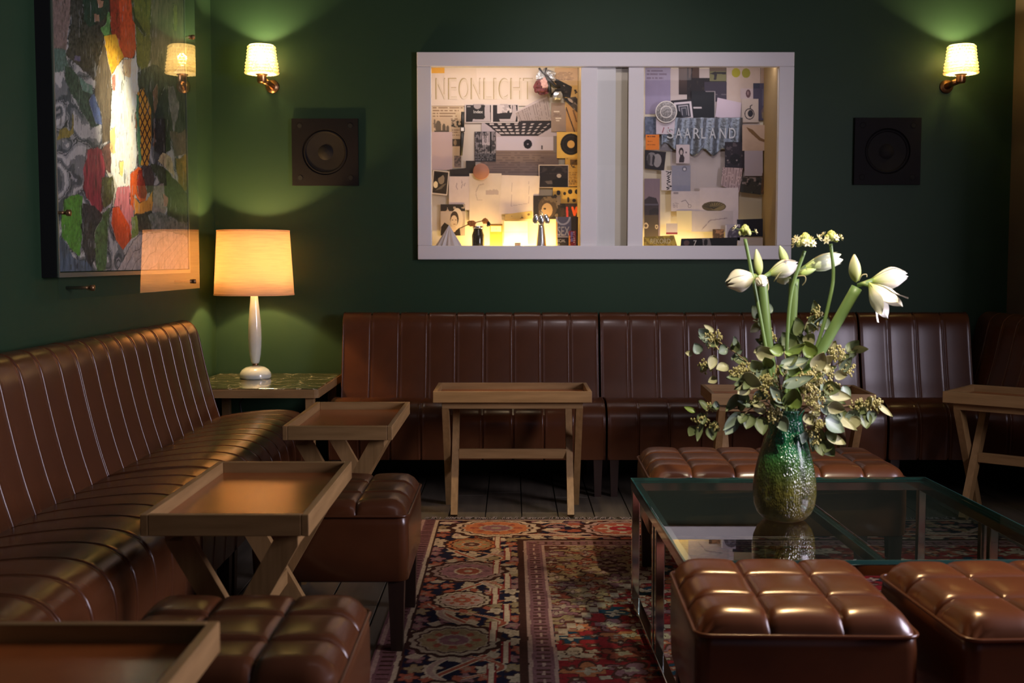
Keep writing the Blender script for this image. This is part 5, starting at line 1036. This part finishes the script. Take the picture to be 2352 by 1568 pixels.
def bloom(parent, base, tipp, Rb, Rt, n=6, A=0.75, tint=WHITE, green=0.35, name='bloom', stem_from=None, tip=0.35):
    base = Vector(base); tipp = Vector(tipp); d = tipp-base; Ln = d.length
    q = d.to_track_quat('Z', 'Y').to_euler(); st = Vector(stem_from) if stem_from is not None else base-d*0.08
    pc = parent.location
    tb_ = MB().tube([st-base, (st-base)*0.5, d.normalized()*0.010], [0.0055, 0.005, 0.0072], 8)
    bl = tb_.build(name, M['stem'], parent, base-pc)
    for k in range(n):
        o = obj('petal', petal_mesh(Ln, Rb*(1.0 if k % 2 else 0.93), Rt, A, 2*PI*k/n+(0.3), tip, tint, green), bl, (0, 0, 0), q)
    return bl
def bud(parent, base, tipp, r, name='bud', c0=LIME, c1=(0.78, 0.80, 0.52)):
    base = Vector(base); d = Vector(tipp)-base; Ln = d.length; q = d.to_track_quat('Z', 'Y').to_matrix(); m = MB()
    n = 12; vv = []; cc = []; seg = 14
    for k in range(seg):
        for i in range(n+1):
            t = i/n; r_ = r*(math.sin(PI*min(1, t**0.8*0.96+0.02)))**0.8*(1+0.08*math.cos(3*2*PI*k/seg)); a = 2*PI*k/seg; vv.append(q @ Vector((r_*math.cos(a), r_*math.sin(a), t*Ln)))
            rib = (math.cos(3*a) > 0.55)*0.6*(1-t*0.5); cc.append(tuple(np.array(c0)*(1-t)*(1)+np.array(c1)*t)) if not rib else cc.append(tuple(np.array(c0)*0.75*(rib)+np.array(c1)*(1-rib)*0.9))
    ff = [(k*(n+1)+i, ((k+1) % seg)*(n+1)+i, ((k+1) % seg)*(n+1)+i+1, k*(n+1)+i+1) for k in range(seg) for i in range(n)]
    m.v = [tuple(p) for p in vv]; m.f = ff; m.sm = [True]*len(ff); m.c = cc
    return m.build(name, M['petal'], parent, base-parent.location, colors=True)
def stem(parent, pts, rad):
    P = spline(pts, 10); n = len(P); rr = [rad[0]+(rad[1]-rad[0])*i/(n-1) for i in range(n)]
    return MB().tube([p-parent.location for p in P], rr, 12).build('stem', M['stem'], parent)
def wisp(parent, pts):
    return MB().tube([p-parent.location for p in spline(pts, 8)], 0.0014, 5).build('spathe_thread', mat('dry_thread', (.45, .40, .22), .6), parent)
GA = 'white amaryllis in the vase'
am = empty('amaryllis', BOT, 0, 'white amaryllis stem leaning left, with opening bloom facing left', 'flower', GA)
stem(am, [BOT+Vector((-.012, 0, 0)), F(1782, 945, 0.005), F(1765, 800, 0.0), F(1749, 645, -0.01)], (0.0125, 0.0150))
top = F(1747, 640, -0.01)
bloom(am, F(1737, 633, -.02), F(1668, 652, -.05), 0.031, 0.007, tint=(.88, .83, .68), green=.25, stem_from=top, tip=.5, A=.85)
bloom(am, F(1762, 630, .0), F(1832, 606, .02), 0.024, 0.008, green=.45, stem_from=top)
bloom(am, F(1750, 634, -.03), F(1749, 654, -.09), 0.0155, 0.002, green=.2, stem_from=top)
bud(am, F(1744, 634, 0), F(1737, 572, .01), 0.0125)
wisp(am, [F(1762, 640), F(1765, 660, -.01), F(1758, 680, -.01)])
am = empty('amaryllis', BOT, 0, 'white amaryllis on upright pale stem in the bouquet centre', 'flower', GA)
stem(am, [BOT+Vector((.004, .01, 0)), F(1812, 945, 0.012), F(1816, 800, 0.03), F(1824, 640, 0.03)], (0.0120, 0.0140))
top = F(1824, 632, .03)
bloom(am, F(1842, 616, .04), F(1930, 592, .06), 0.023, 0.016, green=.5, tint=(.80, .86, .66), stem_from=top)
bloom(am, F(1818, 628, .05), F(1787, 640, .09), 0.022, 0.012, green=.4, tint=(.78, .78, .60), stem_from=top)
bud(am, F(1806, 612, .05), F(1791, 564, .06), 0.0125, c1=(.55, .66, .36)); bud(am, F(1832, 630, .02), F(1874, 618, .03), 0.010, c1=(.5, .66, .30))
wisp(am, [F(1813, 628), F(1795, 625, -.01), F(1782, 640, -.01), F(1778, 646)]); wisp(am, [F(1830, 634), F(1848, 634, -.01), F(1850, 645, -.01), F(1843, 655)])
am = empty('amaryllis', BOT, 0, 'white amaryllis on thick stem leaning far right, open bloom drooping', 'flower', GA)
stem(am, [BOT+Vector((.0, -.01, 0)), F(1822, 925, -0.01), F(1880, 815, -0.02), F(1968, 660, -0.03)], (0.0125, 0.0155))
top = F(1970, 655, -.03)
bloom(am, F(1998, 645, -.03), F(2083, 632, -.02), 0.029, 0.008, green=.30, stem_from=top)
bloom(am, F(1996, 650, -.05), F(2052, 714, -.09), 0.036, 0.050, green=.35, stem_from=top, A=.62, tip=.9)
bud(am, F(1966, 648, -.03), F(1962, 584, -.03), 0.0165, c1=(.76, .74, .50))
wisp(am, [F(1972, 645, -.03), F(1980, 632, -.04), F(1990, 630, -.04), F(1991, 636, -.04)])
# star-of-Bethlehem
def star(parent, c, aim, s):
    m = MB(); q = Vector(aim).to_track_quat('Z', 'Y').to_matrix()
    for k in range(6):
        a = 2*PI*k/6; ca, sa = math.cos(a), math.sin(a); cb, sb_ = math.cos(a+.42), math.sin(a+.42); cd, sd = math.cos(a-.42), math.sin(a-.42)
        vv = [(0, 0, 0.001), (cb*s*.6, sb_*s*.6, s*.12), (ca*s, sa*s, s*.22), (cd*s*.6, sd*s*.6, s*.12), (ca*s*.5, sa*s*.5, s*.03)]
        m.add([q @ Vector(p) for p in vv], [(0, 4, 1), (1, 4, 2), (2, 4, 3), (3, 4, 0)], True, (0.85, 0.82, 0.66))
        m.tube([q @ Vector((0, 0, 0)), q @ Vector((math.cos(a+.5)*s*.5, math.sin(a+.5)*s*.5, s*.5))], 0.0008, 4, col=(.8, .72, .42))
    m.ball(q @ Vector((0, 0, s*.12)), s*.18, 6, 4, col=(.20, .22, .08))
    return m.build('floret', M['petal'], parent, Vector(c)-parent.location, colors=True)
GS = 'star flowers in the vase'
def starflower(label, pts, head, R_, nst, seed):
    rs = random.Random(seed); r = empty('star_flower', BOT, 0, label, 'flower', GS)
    stem(r, pts, (0.0055, 0.0048)); h = Vector(head); m = MB()
    for i in range(60):
        t = rs.random(); a = rs.uniform(0, 2*PI); z = (1-t)*R_*1.15; rad = R_*0.72*math.sqrt(t)*1.0
        rb = R_*(0.16+0.10*t); g_ = rs.random(); col = tuple(np.array((.30, .38, .07))*(1-g_*.7)+np.array((.74, .74, .40))*g_*.7)
        m.ball((rad*math.cos(a), rad*math.sin(a), z-R_*.35), rb, 6, 5, (1, 1, 1.3), col=col)
    m.ball((0, 0, R_*.2), R_*.55, 10, 8, (1, 1, 1.35), col=(.34, .42, .09))
    m.build('bud_cluster', M['petal'], r, h-r.location, colors=True)
    for k in range(nst):
        a = 2*PI*k/nst+rs.uniform(-.3, .3); d = Vector((math.cos(a), math.sin(a)*.8-.2, rs.uniform(-.35, .35))); c_ = h+d*R_*rs.uniform(1.0, 1.4)
        MB().tube([h-r.location, c_-r.location], .0012, 5).build('pedicel', M['stem'], r); star(r, c_, d+Vector((0, 0, .5)), R_*rs.uniform(.5, .72))
    return r
starflower('star flower with tight green head, leftmost in the bouquet', [BOT+Vector((-.01, -.012, 0)), F(1780, 940, -.01), F(1764, 830, -.02), F(1737, 680, -.03), F(1711, 548, -.03)], F(1711, 531, -.03), 0.0195, 2, 3)
starflower('star flower with open white florets crossing the central amaryllis', [BOT+Vector((.0, -.02, 0)), F(1804, 940, -.02), F(1807, 800, -.03), F(1818, 670, -.03), F(1848, 576, -.03)], F(1849, 554, -.03), 0.0245, 8, 5)
starflower('star flower on curved stem, right of the tallest centre flower', [BOT+Vector((.012, .0, 0)), F(1825, 930, .0), F(1878, 790, -.01), F(1905, 690, -.01), F(1914, 630, -.01), F(1908, 560, -.01)], F(1909, 545, -.01), 0.0205, 5, 9)
# eucalyptus
def leaf_mesh(name, Ln, Wd, m, cup=0.25):
    n, k = 9, 5; P = np.zeros((n, k, 3))
    for i in range(n):
        t = i/(n-1); w = Wd*(math.sin(PI*min(1, t**0.72)))**0.75*0.5
        for j in range(k):
            u = j/(k-1)*2-1; P[i, j] = (u*w, 0.0, 0) if False else (u*w, cup*Wd*(u*u*.5)+0.10*Ln*t*t, t*Ln)
    return grid_mesh(name, P, m, smooth=True, skirt=(0, 0.0006, 0))
LV = {k: [leaf_mesh('leaf', a, b_, M[k]) for a, b_ in ((0.048, 0.036), (0.040, 0.033), (0.056, 0.026), (0.036, 0.031))] for k in ('leaf', 'leaf_blue', 'leaf_pale', 'leaf_green')}
GE = 'seeded eucalyptus sprigs in the vase'
def seeds(parent, c, r, n, rs):
    m = MB(); base = Vector((0, 0, 0))
    for _ in range(int(n*1.4)):
        d = Vector((rs.gauss(0, 1), rs.gauss(0, .8), rs.gauss(0, 1))); d = d.normalized()*r*rs.uniform(.35, 1)
        m.tube([base, d*.6+Vector((0, 0, .002)), d], 0.0006, 3, cap=False)
        for _k in range(3): m.ball(d+Vector((rs.uniform(-.005, .005), rs.uniform(-.005, .005), rs.uniform(-.005, .005))), 0.0027, 5, 4, (1, 1, 1.3))
    return m.build('seed_cluster', M['seed'], parent, Vector(c)-parent.location)
def sprig(label, pts, leaves, sds, nrand, seed, mats=('leaf', 'leaf', 'leaf_blue', 'leaf_pale')):
    """pts: branch path; leaves: (x,y,dy,angle_deg on the picture,scale,material); sds: (x,y,dy,r,n)"""
    rs = random.Random(seed); r = empty('eucalyptus_sprig', MOUTH, 0, label, 'foliage', GE)
    P = spline([MOUTH+Vector((rs.uniform(-.015, .015), rs.uniform(-.015, .015), -.06))]+[F(*p) for p in pts], 8); n = len(P)
    MB().tube([p-r.location for p in P], [0.0026-(0.0014)*i/(n-1) for i in range(n)], 6).build('twig', M['twig'], r)
    def put_leaf(p, direction, sc, mk, roll):
        d = Vector(direction).normalized(); yv = Vector((0, -1, 0.25)); yv = (yv-d*yv.dot(d))
        if yv.length < 0.05: yv = Vector((0, 0, 1))
        yv.normalize(); xv = yv.cross(d); q = Matrix((xv, yv, d)).transposed().to_4x4() @ Matrix.Rotation(roll, 4, 'Z')
        o = obj('leaf', rs.choice(LV[mk]), r, Vector(p)-r.location, q.to_euler()); o.scale = (sc*1.1,)*3
    for x, y, dy, ang, sc, mk in leaves:
        a = R(ang); put_leaf(F(x, y, dy), (math.cos(a), rs.uniform(-.35, .2), math.sin(a)), sc, mk, rs.uniform(-.7, .7))
    for k in range(nrand):
        i = int(n*(.30+.70*(k+rs.random())/nrand)); i = min(i, n-2); p = P[i]; t = (P[i+1]-P[i]).normalized()
        sd = Vector((rs.uniform(-1, 1), rs.uniform(-1, .7), rs.uniform(-1, .7))).normalized()
        put_leaf(p, t*.7+sd, rs.uniform(.7, 1.05), rs.choice(mats), rs.uniform(-1.1, 1.1))
    for x, y, dy, rad, ns in sds: seeds(r, F(x, y, dy), rad, ns, rs)
    return r
sprig('eucalyptus sprig reaching highest on the left side of the bouquet', [(1760, 880, .0), (1705, 822, .02), (1650, 785, .03), (1618, 765, .03)],
      [(1608, 812, .02, 120, .8, 'leaf_blue'), (1592, 812, .03, 175, .5, 'leaf_pale'), (1640, 815, .0, 250, .8, 'leaf_pale'), (1688, 792, .02, 110, .7, 'leaf_blue'), (1672, 840, .0, 200, .9, 'leaf_pale'), (1625, 835, .02, 230, .7, 'leaf'), (1648, 868, .0, 210, .7, 'leaf_pale'), (1680, 828, .03, 40, .7, 'leaf_blue'), (1640, 762, .03, 150, .6, 'leaf_pale')],
      [(1640, 780, .02, .030, 22), (1618, 840, .02, .022, 14), (1720, 845, .0, .022, 16)], 7, 21)
sprig('eucalyptus sprig drooping furthest out at lower left', [(1755, 932, -.01), (1690, 938, -.02), (1640, 930, -.02), (1606, 950, -.02)],
      [(1625, 938, -.02, 150, .9, 'leaf'), (1598, 946, -.02, 160, .6, 'leaf_green'), (1610, 968, -.02, 255, .9, 'leaf'), (1630, 975, -.02, 280, 1.0, 'leaf'), (1596, 978, -.02, 245, .8, 'leaf'), (1640, 965, -.01, 265, .8, 'leaf')],
      [(1606, 965, -.02, .024, 18), (1630, 938, -.01, .016, 10), (1640, 980, -.02, .018, 10)], 5, 22)
sprig('eucalyptus sprig hanging over the left rim of the vase', [(1765, 925, -.05), (1730, 935, -.07), (1700, 960, -.08)],
      [(1700, 945, -.08, 225, 1.1, 'leaf_blue'), (1725, 950, -.08, 250, 1.0, 'leaf'), (1690, 960, -.07, 235, 1.0, 'leaf_blue'), (1745, 955, -.07, 275, 1.0, 'leaf'), (1790, 955, -.08, 300, 1.2, 'leaf_blue'), (1760, 935, -.07, 190, 1.0, 'leaf_pale'), (1712, 925, -.06, 100, .8, 'leaf_blue')],
      [(1780, 955, -.08, .026, 26), (1735, 920, -.06, .022, 16)], 6, 23)
sprig('eucalyptus sprig with pale leaves across the bouquet left front', [(1770, 900, -.05), (1735, 880, -.07), (1700, 865, -.07)],
      [(1700, 865, -.08, 345, 1.4, 'leaf_pale'), (1720, 890, -.08, 210, .9, 'leaf_pale'), (1740, 870, -.06, 60, .9, 'leaf'), (1735, 812, -.05, 5, 1.1, 'leaf_pale'), (1745, 850, -.06, 130, 1.1, 'leaf'), (1700, 905, -.05, 230, 1.0, 'leaf')],
      [(1760, 885, -.08, .030, 30), (1705, 850, -.05, .020, 14), (1690, 855, -.06, .016, 12)], 8, 24)
sprig('eucalyptus sprig with broad bluish leaves at bouquet front centre', [(1800, 880, -.09), (1805, 840, -.10), (1800, 800, -.08)],
      [(1790, 842, -.11, 10, 1.3, 'leaf_blue'), (1796, 890, -.12, 15, 1.4, 'leaf_blue'), (1810, 935, -.10, 80, 1.2, 'leaf_green'), (1820, 940, -.11, 75, 1.3, 'leaf_green'), (1805, 820, -.07, 40, 1.0, 'leaf_green'), (1825, 830, -.05, 80, 1.0, 'leaf'), (1780, 900, -.1, 300, 1.0, 'leaf'), (1800, 925, -.11, 130, 1.0, 'leaf_blue'), (1770, 845, -.06, 120, 1.0, 'leaf_green')],
      [(1790, 850, -.09, .018, 14), (1775, 910, -.1, .016, 14)], 6, 25, ('leaf', 'leaf_green', 'leaf_blue'))
sprig('eucalyptus sprig carrying dense pale seeds at bouquet right front', [(1840, 900, -.07), (1860, 870, -.08), (1880, 845, -.07)],
      [(1870, 850, -.08, 70, 1.1, 'leaf_pale'), (1885, 835, -.06, 45, 1.0, 'leaf_pale'), (1890, 890, -.08, 0, 1.1, 'leaf'), (1900, 930, -.08, 350, 1.2, 'leaf_pale'), (1870, 820, -.05, 120, 1.0, 'leaf_green'), (1915, 860, -.06, 0, .8, 'leaf_pale'), (1850, 950, -.09, 300, .9, 'leaf_pale')],
      [(1855, 880, -.1, .036, 46), (1875, 860, -.08, .030, 34), (1870, 920, -.1, .030, 30), (1905, 890, -.08, .024, 20)], 6, 26)
sprig('eucalyptus sprig rising at the upper right with round leaf', [(1860, 880, .0), (1905, 850, .01), (1940, 820, .02), (1960, 800, .02)],
      [(1945, 810, .02, 40, .9, 'leaf'), (1930, 855, .0, 60, .9, 'leaf_blue'), (1925, 835, .0, 350, .8, 'leaf_pale'), (1935, 885, .0, 290, .8, 'leaf_blue'), (1900, 812, .01, 60, .8, 'leaf_pale')],
      [(1925, 812, .0, .026, 24), (1950, 850, .0, .020, 14), (1900, 850, -.02, .026, 22)], 6, 27)
sprig('eucalyptus sprig stretching far right with seed tip', [(1855, 935, -.02), (1910, 935, -.03), (1965, 930, -.03), (2022, 928, -.03)],
      [(1925, 940, -.03, 290, 1.2, 'leaf'), (1950, 942, -.03, 300, 1.1, 'leaf_blue'), (1985, 945, -.03, 270, 1.1, 'leaf'), (2002, 940, -.03, 260, 1.0, 'leaf_blue'), (1910, 950, -.03, 320, 1.3, 'leaf_pale'), (1970, 955, -.04, 250, .9, 'leaf_pale'), (1900, 905, -.03, 350, 1.1, 'leaf_pale')],
      [(2010, 930, -.03, .022, 18), (1985, 935, -.03, .024, 22), (1965, 930, -.03, .018, 14)], 6, 28)
sprig('eucalyptus sprig hanging down right of the vase', [(1850, 935, -.05), (1872, 960, -.06), (1882, 1000, -.06), (1888, 1020, -.06)],
      [(1870, 985, -.06, 265, 1.0, 'leaf_blue'), (1895, 1000, -.06, 330, 1.1, 'leaf_pale'), (1880, 1015, -.06, 280, .9, 'leaf'), (1850, 990, -.07, 250, .9, 'leaf_blue'), (1900, 985, -.06, 300, 1.0, 'leaf'), (1892, 960, -.07, 320, 1.5, 'leaf_blue'), (1905, 1010, -.06, 250, .9, 'leaf')],
      [(1866, 985, -.07, .024, 20), (1880, 970, -.07, .022, 16), (1872, 1010, -.06, .016, 10)], 4, 29)
sprig('eucalyptus sprig standing up behind stems on upper left', [(1790, 880, .03), (1775, 810, .04), (1755, 760, .04), (1745, 735, .04)],
      [(1742, 728, .04, 130, 1.0, 'leaf'), (1745, 742, .04, 220, .9, 'leaf_pale'), (1770, 720, .04, 110, .8, 'leaf_blue'), (1775, 790, .03, 300, .9, 'leaf'), (1790, 790, .02, 80, .9, 'leaf'), (1765, 800, .02, 200, .8, 'leaf_pale')],
      [(1760, 765, .02, .022, 30), (1772, 776, .02, .014, 14)], 6, 30)
sprig('eucalyptus sprig standing up right of centre with seeds on top', [(1815, 880, .03), (1845, 800, .04), (1868, 750, .04), (1874, 715, .04)],
      [(1858, 765, .03, 100, .9, 'leaf_pale'), (1890, 758, .03, 70, .9, 'leaf_blue'), (1835, 770, .03, 110, 1.1, 'leaf'), (1850, 790, .02, 60, 1.0, 'leaf_pale'), (1828, 800, .01, 130, 1.2, 'leaf'), (1860, 820, .0, 300, .9, 'leaf')],
      [(1876, 718, .04, .018, 18), (1870, 745, .04, .022, 20)], 8, 31)
sprig('eucalyptus sprig low at the back of the bouquet', [(1820, 900, .06), (1850, 880, .09), (1890, 900, .10)],
      [(1760, 905, .06, 200, 1.1, 'leaf'), (1890, 905, .08, 330, 1.1, 'leaf'), (1840, 850, .07, 80, 1.2, 'leaf')], [(1830, 860, .06, .025, 16)], 10, 32, ('leaf', 'leaf', 'leaf_blue'))
